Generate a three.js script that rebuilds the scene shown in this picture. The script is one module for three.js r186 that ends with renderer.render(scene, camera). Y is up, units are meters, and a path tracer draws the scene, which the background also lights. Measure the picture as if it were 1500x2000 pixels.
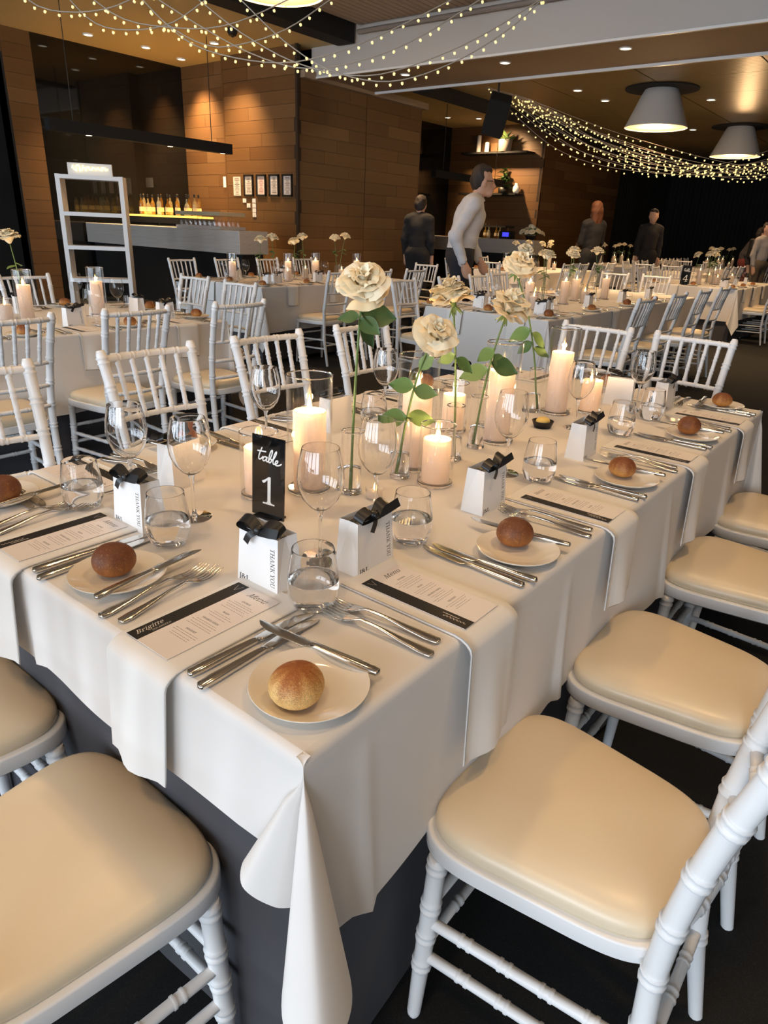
import * as THREE from 'three';
import { mergeGeometries, mergeVertices } from 'three/addons/utils/BufferGeometryUtils.js';
import { RoundedBoxGeometry } from 'three/addons/geometries/RoundedBoxGeometry.js';
import { MarchingCubes } from 'three/addons/objects/MarchingCubes.js';
import { RectAreaLightUniformsLib } from 'three/addons/lights/RectAreaLightUniformsLib.js';

// ---------------------------------------------------------------- camera, light, exposure
const scene = new THREE.Scene();
const renderer = new THREE.WebGLRenderer({ antialias: true });
renderer.toneMapping = THREE.LinearToneMapping;
renderer.toneMappingExposure = 1.08;
renderer.shadowMap.enabled = true;
RectAreaLightUniformsLib.init();
const camera = new THREE.PerspectiveCamera(2 * Math.atan(1000 / 1322.4) * 180 / Math.PI, 0.75, 0.02, 80);
camera.rotation.order = 'YXZ';
camera.rotation.set(-0.3962, -0.9087, 0.044);
camera.position.set(-0.4284, 1.3181, 0.4353);
scene.background = new THREE.Color(0.75, 0.85, 1.0);          // overcast daylight beyond the windows

const WIN = { x: -7.0, y0: 0.3, y1: 3.3, bays: [-8.4, -5.4, -2.4, 0.6, 3.4], w: 2.3 };
for (const z of WIN.bays) {                                    // area lamps for daylight through the unseen window bays
  const l = new THREE.RectAreaLight(new THREE.Color(0.75, 0.87, 1.0), 8.0, WIN.w, WIN.y1 - WIN.y0);
  l.position.set(WIN.x + 0.1, (WIN.y0 + WIN.y1) / 2, z); l.lookAt(10, (WIN.y0 + WIN.y1) / 2, z); scene.add(l);
}
const WARM = new THREE.Color(1.0, 0.64, 0.32);

// ---------------------------------------------------------------- helpers
let seed = 7; const rnd = () => { seed = (seed * 1664525 + 1013904223) >>> 0; return seed / 4294967296; };
const rr = (a, b) => a + (b - a) * rnd();
const V = (x, y, z) => new THREE.Vector3(x, y, z);
const names = {};
const numbered = (n) => { const k = names[n] = (names[n] ?? -1) + 1; return k ? `${n}_${String(k).padStart(3, '0')}` : n; };
const shade = (o) => o.traverse((m) => { if (m.isMesh) { m.castShadow = true; m.receiveShadow = true; } });
function add(o, name, label, category, group) { o.name = numbered(name); o.userData = { label, category }; if (group) o.userData.group = group; scene.add(o); return o; }
const grp = () => new THREE.Group();
function part(parent, name, geo, mat) { const m = new THREE.Mesh(geo, mat); m.name = name; parent.add(m); return m; }
function struct(name, geo, mat) { const m = new THREE.Mesh(geo, mat); m.name = numbered(name); m.userData = { kind: 'structure' }; scene.add(m); return m; }
function put(o, x, y, z, ry = 0) { o.position.set(x, y, z); o.rotation.y = ry; return o; }
const box = (w, h, d, x = 0, y = 0, z = 0) => new THREE.BoxGeometry(w, h, d).translate(x, y, z);
const span = (x0, x1, y0, y1, z0, z1) => box(x1 - x0, y1 - y0, z1 - z0, (x0 + x1) / 2, (y0 + y1) / 2, (z0 + z1) / 2);
const lathe = (pts, seg = 24) => new THREE.LatheGeometry(pts.map(([r, y]) => new THREE.Vector2(r, y)), seg);
const col = (r, g, b) => new THREE.Color().setRGB(r, g, b);
const std = (c, roughness = 0.6, metalness = 0, more = {}) => new THREE.MeshPhysicalMaterial({ color: c, roughness, metalness, side: THREE.DoubleSide, ...more });
function indexed(pos, idx, uv) { const g = new THREE.BufferGeometry(); g.setAttribute('position', new THREE.Float32BufferAttribute(pos, 3)); if (uv) g.setAttribute('uv', new THREE.Float32BufferAttribute(uv, 2)); g.setIndex(idx); g.computeVertexNormals(); return g; }
// a round rod along points with a radius for each length, closed at both ends
function sweep(pts, rad, seg = 10, flat = 1) {
  const curve = pts.length > 2 ? new THREE.CatmullRomCurve3(pts) : new THREE.LineCurve3(pts[0], pts[1]);
  const stops = rad, pos = [], idx = [], n = stops.length;
  const t0 = curve.getTangentAt(0), up = Math.abs(t0.y) > 0.8 ? V(0, 0, 1) : V(0, 1, 0);
  for (let i = 0; i < n; i++) {
    const p = curve.getPointAt(Math.min(1, Math.max(0, stops[i][0]))), t = curve.getTangentAt(Math.min(1, Math.max(0, stops[i][0])));
    const a = new THREE.Vector3().crossVectors(up, t).normalize(), b = new THREE.Vector3().crossVectors(t, a);
    for (let k = 0; k < seg; k++) { const f = k / seg * Math.PI * 2, c = Math.cos(f) * stops[i][1], s = Math.sin(f) * stops[i][1] * flat; pos.push(p.x + a.x * c + b.x * s, p.y + a.y * c + b.y * s, p.z + a.z * c + b.z * s); }
  }
  for (let i = 0; i < n - 1; i++) for (let k = 0; k < seg; k++) { const a = i * seg + k, b = i * seg + (k + 1) % seg; idx.push(a, b, a + seg, b, b + seg, a + seg); }
  for (let k = 1; k < seg - 1; k++) { idx.push(0, k + 1, k); const e = (n - 1) * seg; idx.push(e, e + k, e + k + 1); }
  return indexed(pos, idx);
}
const knuckled = (r, at, len, bump = 0.17) => {       // radius stops with turned rings at the given shares of the length
  const s = [[0, r]]; const d = 0.006 / len;
  for (const t of at) s.push([t - 1.9 * d, r], [t - 1.75 * d, r * (1 + bump)], [t - 0.85 * d, r * (1 + bump)], [t - 0.7 * d, r * 1.01], [t + 0.7 * d, r * 1.01], [t + 0.85 * d, r * (1 + bump)], [t + 1.75 * d, r * (1 + bump)], [t + 1.9 * d, r]);
  s.push([1, r]); return s.filter(([t]) => t >= 0 && t <= 1).sort((a, b) => a[0] - b[0]);
};
const rodf = (a, b, r, at, seg) => sweep([a, b], knuckled(r, at, a.distanceTo(b)), seg);
function tex(w, h, draw, srgb = true, rep) {
  const c = document.createElement('canvas'); c.width = w; c.height = h; const g = c.getContext('2d'); draw(g, w, h);
  const t = new THREE.CanvasTexture(c); if (srgb) t.colorSpace = THREE.SRGBColorSpace; t.anisotropy = 8;
  if (rep) { t.wrapS = t.wrapT = THREE.RepeatWrapping; t.repeat.set(...rep); } return t;
}
const rgb = (r, g, b, a = 1) => `rgba(${r | 0},${g | 0},${b | 0},${a})`;

// ---------------------------------------------------------------- materials
const grain = (seedHue) => tex(512, 96, (g, w, h) => {
  g.fillStyle = rgb(205, 205, 205); g.fillRect(0, 0, w, h);
  for (let i = 0; i < 240; i++) { const y = rnd() * h, a = rr(0.04, 0.2), v = rr(120, 240); g.strokeStyle = rgb(v, v * 0.97, v * 0.92, a); g.lineWidth = rr(0.5, 2.2); g.beginPath(); const ph = rnd() * 6, am = rr(0.5, 3); g.moveTo(0, y); for (let x = 0; x <= w; x += 32) g.lineTo(x, y + Math.sin(x * 0.012 + ph) * am); g.stroke(); }
});
const grainTex = [grain(0), grain(1)];
const woodTones = [[0.240, 0.122, 0.045], [0.262, 0.138, 0.053], [0.215, 0.105, 0.037], [0.300, 0.166, 0.070], [0.226, 0.112, 0.040], [0.250, 0.128, 0.047]];
const M = {};
M.wood = woodTones.map((c, i) => std(col(...c), 0.5, 0, { map: grainTex[i % 2] }));
M.gap = std(col(0.03, 0.018, 0.01), 0.8);
M.white = std(col(0.80, 0.80, 0.80), 0.38);
M.vinyl = std(col(0.76, 0.64, 0.46), 0.36, 0, { clearcoat: 0.25, clearcoatRoughness: 0.35 });
M.cloth = std(col(0.74, 0.715, 0.69), 0.92);
M.napkin = std(col(0.80, 0.785, 0.76), 0.92);
M.underlay = std(col(0.056, 0.054, 0.061), 0.85);
M.glass = new THREE.MeshPhysicalMaterial({ color: 0xffffff, roughness: 0.0, transmission: 1, thickness: 0, ior: 1.5, side: THREE.DoubleSide });
M.solidGlass = new THREE.MeshPhysicalMaterial({ color: 0xffffff, roughness: 0.0, transmission: 1, thickness: 0.01, ior: 1.48 });
M.water = new THREE.MeshPhysicalMaterial({ color: 0xffffff, roughness: 0.0, transmission: 1, thickness: 0.05, ior: 1.33 });
M.wax = new THREE.MeshPhysicalMaterial({ color: col(0.88, 0.80, 0.74), roughness: 0.75, transmission: 0.5, thickness: 0, side: THREE.DoubleSide });
M.wick = std(col(0.02, 0.015, 0.01), 0.9);
M.flame = std(col(0.2, 0.1, 0.02), 1, 0, { emissive: col(1.0, 0.62, 0.20), emissiveIntensity: 9 });
M.steel = std(col(0.66, 0.63, 0.58), 0.16, 1);
M.china = std(col(0.82, 0.755, 0.65), 0.16, 0, { clearcoat: 0.5, clearcoatRoughness: 0.08 });  // warm reflection of the ceiling lamps is tinted into this colour
M.paper = std(col(0.84, 0.83, 0.82), 0.55);
M.ribbon = std(col(0.012, 0.012, 0.013), 0.38);
M.black = std(col(0.010, 0.010, 0.010), 0.45);
M.matteBlack = std(col(0.008, 0.008, 0.008), 0.9);
M.petal = [[0.90, 0.77, 0.52], [0.92, 0.82, 0.60], [0.88, 0.71, 0.44]].map((c) => new THREE.MeshPhysicalMaterial({ color: col(...c), roughness: 0.8, side: THREE.DoubleSide }));
M.leaf = [[0.10, 0.19, 0.05], [0.06, 0.12, 0.035], [0.14, 0.22, 0.07]].map((c) => std(col(...c), 0.5));
M.stem = std(col(0.10, 0.17, 0.04), 0.55);
M.bulb = std(col(0.9, 0.8, 0.5), 0.4, 0, { emissive: col(1.0, 0.74, 0.26), emissiveIntensity: 1.0 });
M.bulbFar = std(col(0.9, 0.8, 0.5), 0.4, 0, { emissive: col(1.0, 0.76, 0.28), emissiveIntensity: 1.2 });
M.wire = std(col(0.42, 0.36, 0.30), 0.5);
M.lampFace = std(col(0.9, 0.8, 0.6), 0.5, 0, { emissive: col(1.0, 0.86, 0.62), emissiveIntensity: 3.2 });
M.skin = std(col(0.50, 0.30, 0.21), 0.6);
M.hairDark = std(col(0.02, 0.013, 0.01), 0.7);
M.hairRed = std(col(0.10, 0.032, 0.010), 0.7);
const crust = (top, low, fleck, at) => tex(256, 128, (g, w, h) => {
  const im = g.createImageData(w, h);
  for (let y = 0; y < h; y++) for (let x = 0; x < w; x++) { const t = Math.min(1, Math.max(0, (y / h - at + 0.07 * Math.sin(x * 0.09) + 0.05 * Math.sin(x * 0.23 + 1) + rr(-0.11, 0.11)) / 0.4)); const k = rr(0.85, 1.12); for (let c = 0; c < 3; c++) im.data[(y * w + x) * 4 + c] = Math.min(255, (top[c] * (1 - t) + low[c] * t) * k); im.data[(y * w + x) * 4 + 3] = 255; }
  g.putImageData(im, 0, 0);
  for (let i = 0; i < fleck; i++) { g.fillStyle = rgb(225, 190, 140, rr(0.2, 0.6)); g.fillRect(rnd() * w, rnd() * h * 0.9, rr(0.6, 1.6), rr(1, 4)); }
});
const crustBump = tex(128, 128, (g, w, h) => { g.fillStyle = '#808080'; g.fillRect(0, 0, w, h); for (let i = 0; i < 900; i++) { const v = rr(70, 200); g.fillStyle = rgb(v, v, v, 0.5); g.beginPath(); g.arc(rnd() * w, rnd() * h, rr(0.6, 2.4), 0, 7); g.fill(); } }, false);
M.crust = [std(0xffffff, 0.6, 0, { map: crust([150, 84, 34], [228, 186, 118], 420, 0.14), bumpMap: crustBump, bumpScale: 0.0015 }), std(0xffffff, 0.6, 0, { map: crust([104, 56, 28], [158, 98, 46], 260, 0.3), bumpMap: crustBump, bumpScale: 0.0015 }), std(0xffffff, 0.6, 0, { map: crust([118, 62, 28], [196, 140, 74], 200, 0.25), bumpMap: crustBump, bumpScale: 0.0015 })];
const stone = tex(512, 256, (g, w, h) => { g.fillStyle = rgb(172, 169, 165); g.fillRect(0, 0, w, h); for (let i = 0; i < 500; i++) { const v = rr(110, 220); g.strokeStyle = rgb(v, v, v * 0.98, rr(0.03, 0.16)); g.lineWidth = rr(0.5, 7); g.beginPath(); let x = rnd() * w, y = rnd() * h; g.moveTo(x, y); for (let k = 0; k < 5; k++) { x += rr(5, 40); y -= rr(-8, 22); g.lineTo(x, y); } g.stroke(); } });
M.stone = std(0xffffff, 0.45, 0, { map: stone });
const pile = tex(512, 512, (g, w, h) => { const im = g.createImageData(w, h); for (let i = 0; i < w * h; i++) { const v = 14 + (rnd() < 0.08 ? rr(10, 40) : rr(-6, 8)); im.data.set([v, v * 0.97, v * 0.95, 255], i * 4); } g.putImageData(im, 0, 0); }, true, [60, 40]);
M.carpet = std(0xffffff, 0.96, 0, { map: pile });
M.darkGlass = std(col(0.008, 0.008, 0.007), 0.04, 0, { specularIntensity: 1 });
M.plaster = std(col(0.50, 0.49, 0.475), 0.85);
M.soffit = std(col(0.32, 0.235, 0.16), 0.8);
M.barCeiling = std(col(0.62, 0.46, 0.22), 0.75);  // yellow bounce light over the bars is put into this colour
M.slat = std(col(0.42, 0.33, 0.25), 0.65);
M.brass = std(col(0.34, 0.25, 0.12), 0.30, 0.35);

// ---------------------------------------------------------------- room shell
struct('floor', span(-7.2, 26.2, -0.12, 0, -13.4, 5.2), M.carpet);
const CEIL = 3.95, BARZ = -11.2;
// window wall, out of view, with real openings
{
  const x0 = WIN.x - 0.12, x1 = WIN.x + 0.0; const gs = [span(x0, x1, 0, WIN.y0, -13.4, 5.2), span(x0, x1, WIN.y1, 4.3, -13.4, 5.2)];
  const ed = [-13.4]; for (const z of WIN.bays) ed.push(z - WIN.w / 2, z + WIN.w / 2); ed.push(5.2);
  for (let i = 0; i < ed.length; i += 2) gs.push(span(x0, x1, WIN.y0, WIN.y1, ed[i], ed[i + 1]));
  struct('wall_window_side', mergeGeometries(gs), M.plaster);
  WIN.bays.forEach((z, i) => {
    const w = grp(); w.name = `window_${i + 1}`; w.userData = { kind: 'structure' }; scene.add(w);
    const f = []; const a = z - WIN.w / 2, b = z + WIN.w / 2;
    for (const zz of [a + 0.03, z, b - 0.03]) f.push(span(x0, x1, WIN.y0, WIN.y1, zz - 0.03, zz + 0.03));
    for (const y of [WIN.y0 + 0.03, 2.3, WIN.y1 - 0.03]) f.push(span(x0, x1, y - 0.03, y + 0.03, a, b));
    part(w, 'window_frame', mergeGeometries(f), M.black);
    for (const [p, q] of [[a, z], [z, b]]) for (const [r, s] of [[WIN.y0, 2.3], [2.3, WIN.y1]]) part(w, 'pane', span(x0 + 0.05, x0 + 0.056, r, s, p, q), M.glass);
  });
}
struct('unseen_wall_right', span(-7.2, 26.2, 0, 4.3, 5.05, 5.2), std(col(0.42, 0.36, 0.30), 0.8));  // out of view; pale tone bounces light onto the aisle-side cloths
struct('wall_end', span(26.0, 26.2, 0, 4.3, -13.4, 5.2), M.matteBlack);
struct('wall_left', span(-7.2, 26.2, 0, 4.3, -13.4, -13.25), M.matteBlack);
// ceilings
struct('unseen_roof', span(-7.2, 26.2, 4.3, 4.45, -13.4, 5.2), M.matteBlack);  // unseen slab, placed to keep sky light from leaking in
struct('ceiling', span(-7.2, 8.3, CEIL + 0.12, CEIL + 0.3, -13.4, 5.2), std(col(0.20, 0.16, 0.13), 0.8));
{ // slatted ceiling over the front half of the hall
  const s = grp(); s.name = 'ceiling_slats'; s.userData = { kind: 'structure' }; scene.add(s);
  const g = span(-7.0, 8.2, CEIL, CEIL + 0.05, -0.045, 0.045);
  for (let z = 4.9; z > -7.15; z -= 0.105) part(s, 'slat', g, M.slat).position.z = z;
}
struct('ceiling_over_bar', span(-7.0, 8.3, 3.78, 3.9, -13.3, -7.52), M.barCeiling);
struct('trim_1', span(1.0, 8.2, 3.74, 4.08, -7.52, -7.2), M.matteBlack);        // black services slot
// bulkhead of the folding wall
struct('beam', span(8.25, 8.40, 3.40, 4.3, -8.1, 5.2), M.plaster);
struct('beam', span(8.40, 9.66, 3.41, 3.6, -8.1, 5.2), M.soffit);
struct('trim_2', span(8.235, 8.26, 3.375, 3.40, -8.1, 5.2), M.white);
struct('trim_3', span(9.64, 9.68, 3.375, 3.41, -8.1, 5.2), M.white);
struct('trim_4', sweep([V(8.16, 3.86, -7.1), V(8.16, 3.86, 4)], [[0, 0.03], [1, 0.03]], 10), std(col(0.25, 0.22, 0.2), 0.4));
{ // brass panel ceiling of the second room
  const s = grp(); s.name = numbered('ceiling'); s.userData = { kind: 'structure' }; scene.add(s);
  const ribs = tex(256, 64, (g, w, h) => { for (let x = 0; x < w; x++) { const v = 128 + 90 * Math.sin(x / w * Math.PI * 32); g.fillStyle = rgb(v, v, v); g.fillRect(x, 0, 1, h); } }, false);
  const bm = std(col(0.34, 0.26, 0.13), 0.33, 0.3, { bumpMap: ribs, bumpScale: 0.004 });
  const pg = span(0, 1.29, 3.47, 3.55, 0, 1.58);
  for (let x = 9.7; x < 20.5; x += 1.3) for (let z = -7.0; z < 3.5; z += 1.6) part(s, 'panel', pg, bm).position.set(x, 0, z);
}
struct('ceiling_above_second_room', span(9.6, 26.2, 3.9, 4.1, -13.4, 5.2), M.matteBlack);
struct('ceiling_over_second_bar', span(9.66, 20.5, 3.78, 3.88, -13.3, -7.0), M.barCeiling);
struct('trim_5', span(9.7, 21, 3.36, 3.56, -7.25, -6.85), M.matteBlack);
// plank walls: every board its own piece
const boardGeo = {};
function plankWall(name, w, h, place, rowH = 0.185) {
  const s = grp(); s.name = name; s.userData = { kind: 'structure' }; scene.add(s); place(s);
  part(s, 'backing', box(w, h, 0.06, w / 2, h / 2, -0.045), M.gap);
  const rows = Math.round(h / rowH), rh = h / rows;
  for (let r = 0; r < rows; r++) {
    let x = 0, first = true;
    while (x < w - 0.01) {
      let L = first ? [0.6, 0.9, 1.2][r * 7 % 3] : [1.2, 1.5, 1.8][(r * 5 + Math.round(x * 3)) % 3]; first = false;
      if (x + L > w - 0.25) L = w - x;
      const k = L.toFixed(3) + '|' + rh.toFixed(3);
      boardGeo[k] ??= box(L - 0.004, rh - 0.004, 0.02);
      part(s, 'plank', boardGeo[k], M.wood[Math.floor(rnd() * 6)]).position.set(x + L / 2, (r + 0.5) * rh, -0.01 + rr(-0.0015, 0.0015));
      x += L;
    }
  }
  return s;
}
const FX = 7.94;                                                     // the first bar's wall faces the windows
plankWall('wall_beside_bar', 1.72, 3.78, (s) => { s.position.set(FX, 0, -9.82); s.rotation.y = -Math.PI / 2; });
plankWall('wall_recess', 1.4, 3.78, (s) => { s.position.set(FX + 0.2, 0, BARZ); s.rotation.y = -Math.PI / 2; });
struct('trim_7', span(FX - 0.025, FX + 0.02, 0, 3.78, -8.12, -8.075), M.gap);
struct('wall_recess_return', span(FX, FX + 0.3, 0, 3.78, -9.86, -9.82), M.wood[2]);
plankWall('wall_folding_panel', 1.62, 3.36, (s) => s.position.set(FX, 0, -8.1));
plankWall('wall_folding_panel_001', 1.55, 3.36, (s) => s.position.set(FX + 1.63, 0, -8.1));
struct('wall_folding_end', span(11.1, 11.14, 0, 3.4, -11, -8.1), M.wood[2]);
struct('trim_6', span(8.0, 11.2, 3.36, 3.46, -8.3, -8.0), M.soffit);
plankWall('wall_pier', 0.44, 3.78, (s) => s.position.set(5.06, 0, BARZ));
struct('wall_dark_doorway', span(-7, 5.06, 0, 3.78, BARZ - 0.4, BARZ - 0.3), M.matteBlack);
struct('wall_door_header', span(-7, 5.06, 3.45, 3.78, BARZ - 0.1, BARZ), M.wood[2]);
struct('wall_mirror_glass', span(5.50, 8.2, 0, 3.78, BARZ - 0.05, BARZ), M.darkGlass);
// second bar bay, one module further on
const SX = 16.15;
plankWall('wall_second_bar', 2.7, 3.78, (s) => { s.position.set(SX, 0, -10.8); s.rotation.y = -Math.PI / 2; });
plankWall('wall_second_pier', 4.9, 3.6, (s) => s.position.set(SX, 0, -8.1));
struct('wall_second_mirror', span(11.1, SX, 0, 3.78, -10.85, -10.8), M.darkGlass);
{ const s = struct('wall_curtain', (() => { const pos = [], idx = [], n = 240; for (let i = 0; i <= n; i++) { const z = -9 + i / n * 13, x = 25.6 + 0.06 * Math.sin(i * 1.3); pos.push(x, 0, z, x, 3.9, z); } for (let i = 0; i < n; i++) { const a = i * 2; idx.push(a, a + 2, a + 1, a + 1, a + 2, a + 3); } return indexed(pos, idx); })(), M.matteBlack); }
struct('wall_curtain', (() => { const pos = [], idx = [], n = 100; for (let i = 0; i <= n; i++) { const x = 21.05 + i / n * 4.6, z = -8.2 + 0.06 * Math.sin(i * 1.3); pos.push(x, 0, z, x, 3.9, z); } for (let i = 0; i < n; i++) { const a = i * 2; idx.push(a, a + 2, a + 1, a + 1, a + 2, a + 3); } return indexed(pos, idx); })(), M.matteBlack);

// ---------------------------------------------------------------- ceiling lamps
function downlight(x, y, z, cd, label, aim, angle = 0.75) {
  const g = add(grp(), 'downlight', label, 'ceiling light', 'recessed ceiling downlights'); g.position.set(x, y, z);
  part(g, 'trim_ring', lathe([[0.062, 0.01], [0.062, -0.006], [0.078, -0.006], [0.078, 0.01]], 24), M.white);
  part(g, 'lamp_face', lathe([[0, -0.003], [0.06, -0.003]], 24), M.lampFace);
  const l = new THREE.SpotLight(WARM, cd, 0, angle, 0.8); l.position.set(x, y - 0.02, z); l.target.position.set(...(aim ?? [x, 0, z])); l.shadow.radius = 6; l.castShadow = true; scene.add(l, l.target);
}
const BH = 3.405;
[[8.75, BH, -6.68, 'over the plank wall end'], [8.75, BH, -5.02, 'second from the plank wall'], [8.75, BH, -3.39, 'third from the plank wall'], [8.75, BH, -1.6, 'fourth from the plank wall']].forEach(([x, y, z, t]) => downlight(x, y, z, 34, `bright downlight in the bulkhead soffit, ${t}`));
downlight(6.94, 3.77, -10.42, 45, 'bright downlight in ceiling over bar, nearer the plank wall'); downlight(6.04, 3.77, -10.52, 45, 'bright downlight in ceiling over bar, beside wooden pier');
downlight(7.3, 3.77, -9.2, 45, 'bright assumed downlight washing the plank wall beside the bar', [8.0, 1.2, -9.6]);  // lamp assumed, not seen; placed to light the plank wall
downlight(7.72, 3.77, -10.6, 60, 'bright assumed downlight washing the recess behind the bar', [8.1, 1.6, -10.6]);  // assumed as well, placed to brighten the recess wall
downlight(14.6, 3.77, -9.9, 50, 'bright downlight over second bar beside the folding wall'); downlight(15.0, 3.77, -9.3, 85, 'bright downlight washing the shelves of second bar', [16.2, 2.6, -9.1], 0.75);
[[11.2, -5.1], [12.8, -3.5], [12.2, -5.05], [16.0, -4.7], [11.2, -1.5], [15.0, -2.6]].forEach(([x, z], i) => downlight(x, 3.465, z, 18, `small downlight in the brass panel ceiling, number ${['one', 'two', 'three', 'four', 'five', 'six'][i]} from the bulkhead`));
// unseen slatted-ceiling spots placed to light the tables; first two added as fill
[[-1.3, 0.4, 'open floor by the windows, added fill'], [-1.3, -1.9, 'chairs at front table end, added fill'], [1.2, 0.6, 'front table near corner'], [1.2, -1.6, 'gap beside front table'], [3.2, -0.6, 'far end of front table'], [1.4, -3.7, 'table by the display shelf'], [5.4, -2.3, 'middle table'], [5.4, -5.2, 'table before the plank wall'], [7.2, -2.6, 'far half of the middle table']].forEach(([x, z, t]) => downlight(x, CEIL - 0.01, z, 9.5, `unseen warm downlight between the ceiling slats above the ${t}`, null, 0.85));
function pendant(x, z, ceil, t, r = 0.47) {
  const g = add(grp(), 'pendant_lamp', `large white conical pendant lamp ${t}`, 'pendant lamp', 'white conical pendant lamps'); g.position.set(x, ceil, z);
  part(g, 'recess_disc', lathe([[0, -0.012], [r * 1.15, -0.012], [r * 1.15, 0.0]], 48), M.matteBlack);
  part(g, 'lamp_shade', lathe([[r * 0.52, -0.01], [r * 0.6, -0.08], [r * 0.97, -0.50], [r, -0.53], [r * 0.985, -0.53], [r * 0.93, -0.49], [r * 0.58, -0.09]], 48), std(col(0.55, 0.53, 0.5), 0.7));
  part(g, 'lamp_diffuser', lathe([[0, -0.518], [r * 0.955, -0.518]], 48), std(col(0.7, 0.5, 0.35), 0.6, 0, { emissive: col(1.0, 0.60, 0.34), emissiveIntensity: 0.34 }));
  const l = new THREE.PointLight(WARM, 6); l.position.set(x, ceil - 0.6, z); l.shadow.radius = 8; l.castShadow = true; scene.add(l);
}
pendant(11.6, -3.9, 3.465, 'in the second room, nearer the bulkhead'); pendant(15.9, -3.75, 3.465, 'in the second room, deeper in the hall'); pendant(5.2, -5.58, CEIL, 'above the front tables, cut by picture edge');

// ---------------------------------------------------------------- chiavari chairs (front faces local +z)
function makeChair(hi) {
  const g = grp(), sg = hi ? 12 : 6, N = (n) => Array.from({ length: n }, (_, i) => (i + 1) / (n + 1));
  const outline = (t, k = 1) => { // rounded trapezoid seat, t around
    const a = t * Math.PI * 2, c = Math.cos(a), s = Math.sin(a), e = 0.42;
    const zz = Math.sign(s) * Math.pow(Math.abs(s), e) * 0.185, w = 0.175 + 0.026 * (zz / 0.185); return [Math.sign(c) * Math.pow(Math.abs(c), e) * w * k, (zz + (zz > 0 ? 0.012 * (1 - Math.abs(c)) : 0)) * k];
  };
  const ns = hi ? 64 : 28;
  const rings = (prof) => { const pos = [], idx = []; prof.forEach(([k, y]) => { for (let i = 0; i < ns; i++) { const [x, z] = outline(i / ns, k); pos.push(x, y, z); } }); for (let j = 0; j < prof.length - 1; j++) for (let i = 0; i < ns; i++) { const a = j * ns + i, b = j * ns + (i + 1) % ns; idx.push(a, a + ns, b, b, a + ns, b + ns); } return indexed(pos, idx); };
  part(g, 'seat_frame', rings([[0.86, 0.402], [1.03, 0.402], [1.05, 0.406], [1.05, 0.432], [1.03, 0.437], [0.9, 0.437], [0.86, 0.43], [0.86, 0.402]]), M.white);
  part(g, 'cushion', rings([[0.9, 0.43], [0.985, 0.437], [1.0, 0.446], [0.992, 0.456], [0.965, 0.464], [0.91, 0.471], [0.8, 0.477], [0.6, 0.482], [0.3, 0.485], [0.001, 0.486]]), M.vinyl);
  const fy = 0.40;
  for (const s of [-1, 1]) {
    part(g, 'front_leg', sweep([V(s * 0.178, fy, 0.15), V(s * 0.186, 0.0, 0.166)], [[0, 0.016], ...knuckled(0.0155, hi ? [0.05, 0.28, 0.46, 0.64] : [0.28, 0.64], 0.4).slice(1, -1), [0.7, 0.0145], [0.98, 0.0125], [1, 0.0105]], sg), M.white);
    const path = [V(s * 0.150, 0, -0.235), V(s * 0.150, 0.2, -0.196), V(s * 0.150, 0.42, -0.18), V(s * 0.158, 0.66, -0.205), V(s * 0.170, 0.925, -0.272)];
    part(g, 'back_post', sweep(path, [[0, 0.0125], ...knuckled(0.0165, hi ? [0.2, 0.32, 0.44, 0.55, 0.66, 0.77, 0.87, 0.965] : [0.3, 0.6, 0.9], 0.94).slice(1, -1), [0.985, 0.0165], [1, 0.012]], sg), M.white);
    for (const [y, r] of [[0.25, 0.0095], [0.165, 0.0095]]) part(g, 'side_stretcher', rodf(V(s * 0.182, y, 0.155), V(s * 0.150, y + 0.005, -0.19 - (0.25 - y) * 0.18), r, hi ? [0.2, 0.4, 0.6, 0.8] : [0.5], hi ? 10 : 5), M.white);
  }
  for (const y of [0.29, 0.20]) part(g, 'front_stretcher', rodf(V(-0.18, y, 0.155), V(0.18, y, 0.155), 0.0095, hi ? [0.25, 0.5, 0.75] : [0.5], hi ? 10 : 5), M.white);
  part(g, 'rear_stretcher', rodf(V(-0.15, 0.2, -0.197), V(0.15, 0.2, -0.197), 0.0095, hi ? [0.25, 0.5, 0.75] : [0.5], hi ? 10 : 5), M.white);
  const at = (y) => { const k = [[0.42, 0.150, -0.18], [0.66, 0.158, -0.205], [0.925, 0.170, -0.272]]; const i = y < 0.66 ? 0 : 1, t = (y - k[i][0]) / (k[i + 1][0] - k[i][0]); return [k[i][1] + t * (k[i + 1][1] - k[i][1]), k[i][2] + t * (k[i + 1][2] - k[i][2])]; };
  const bow = (y, u) => { const [w, z] = at(y); return V(u * w, y, z - 0.022 * (1 - u * u)); };
  const rail = (y, r, n) => sweep([bow(y, -1), bow(y, -0.5), bow(y, 0), bow(y, 0.5), bow(y, 1)], knuckled(r, hi ? N(n) : [0.5], 0.34), hi ? 10 : 5);
  part(g, 'top_rail', rail(0.896, 0.0115, 5), M.white);
  for (const y of [0.705, 0.60, 0.505]) part(g, 'cross_rail', rail(y, 0.0095, y === 0.705 ? 5 : 4), M.white);
  for (let i = 1; i <= 5; i++) { const u = -1 + i / 3; part(g, 'spindle', rodf(bow(0.705, u), bow(0.896, u), 0.0085, hi ? [0.06, 0.36, 0.66, 0.94] : [0.5], hi ? 8 : 5), M.white); }
  return g;
}
const chairHi = makeChair(true), chairLo = makeChair(false);
const chair = (x, z, ry, label, group, lo) => { const c = add((lo ? chairLo : chairHi).clone(), 'chiavari_chair', label, 'chair', group); put(c, x, 0, z, ry); return c; };
const DZ = { aisle: Math.PI, end: Math.PI / 2, bar: 0, far: -Math.PI / 2 };   // which way a sitter at that side faces
const ord = ['first', 'second', 'third', 'fourth', 'fifth'];

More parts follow.
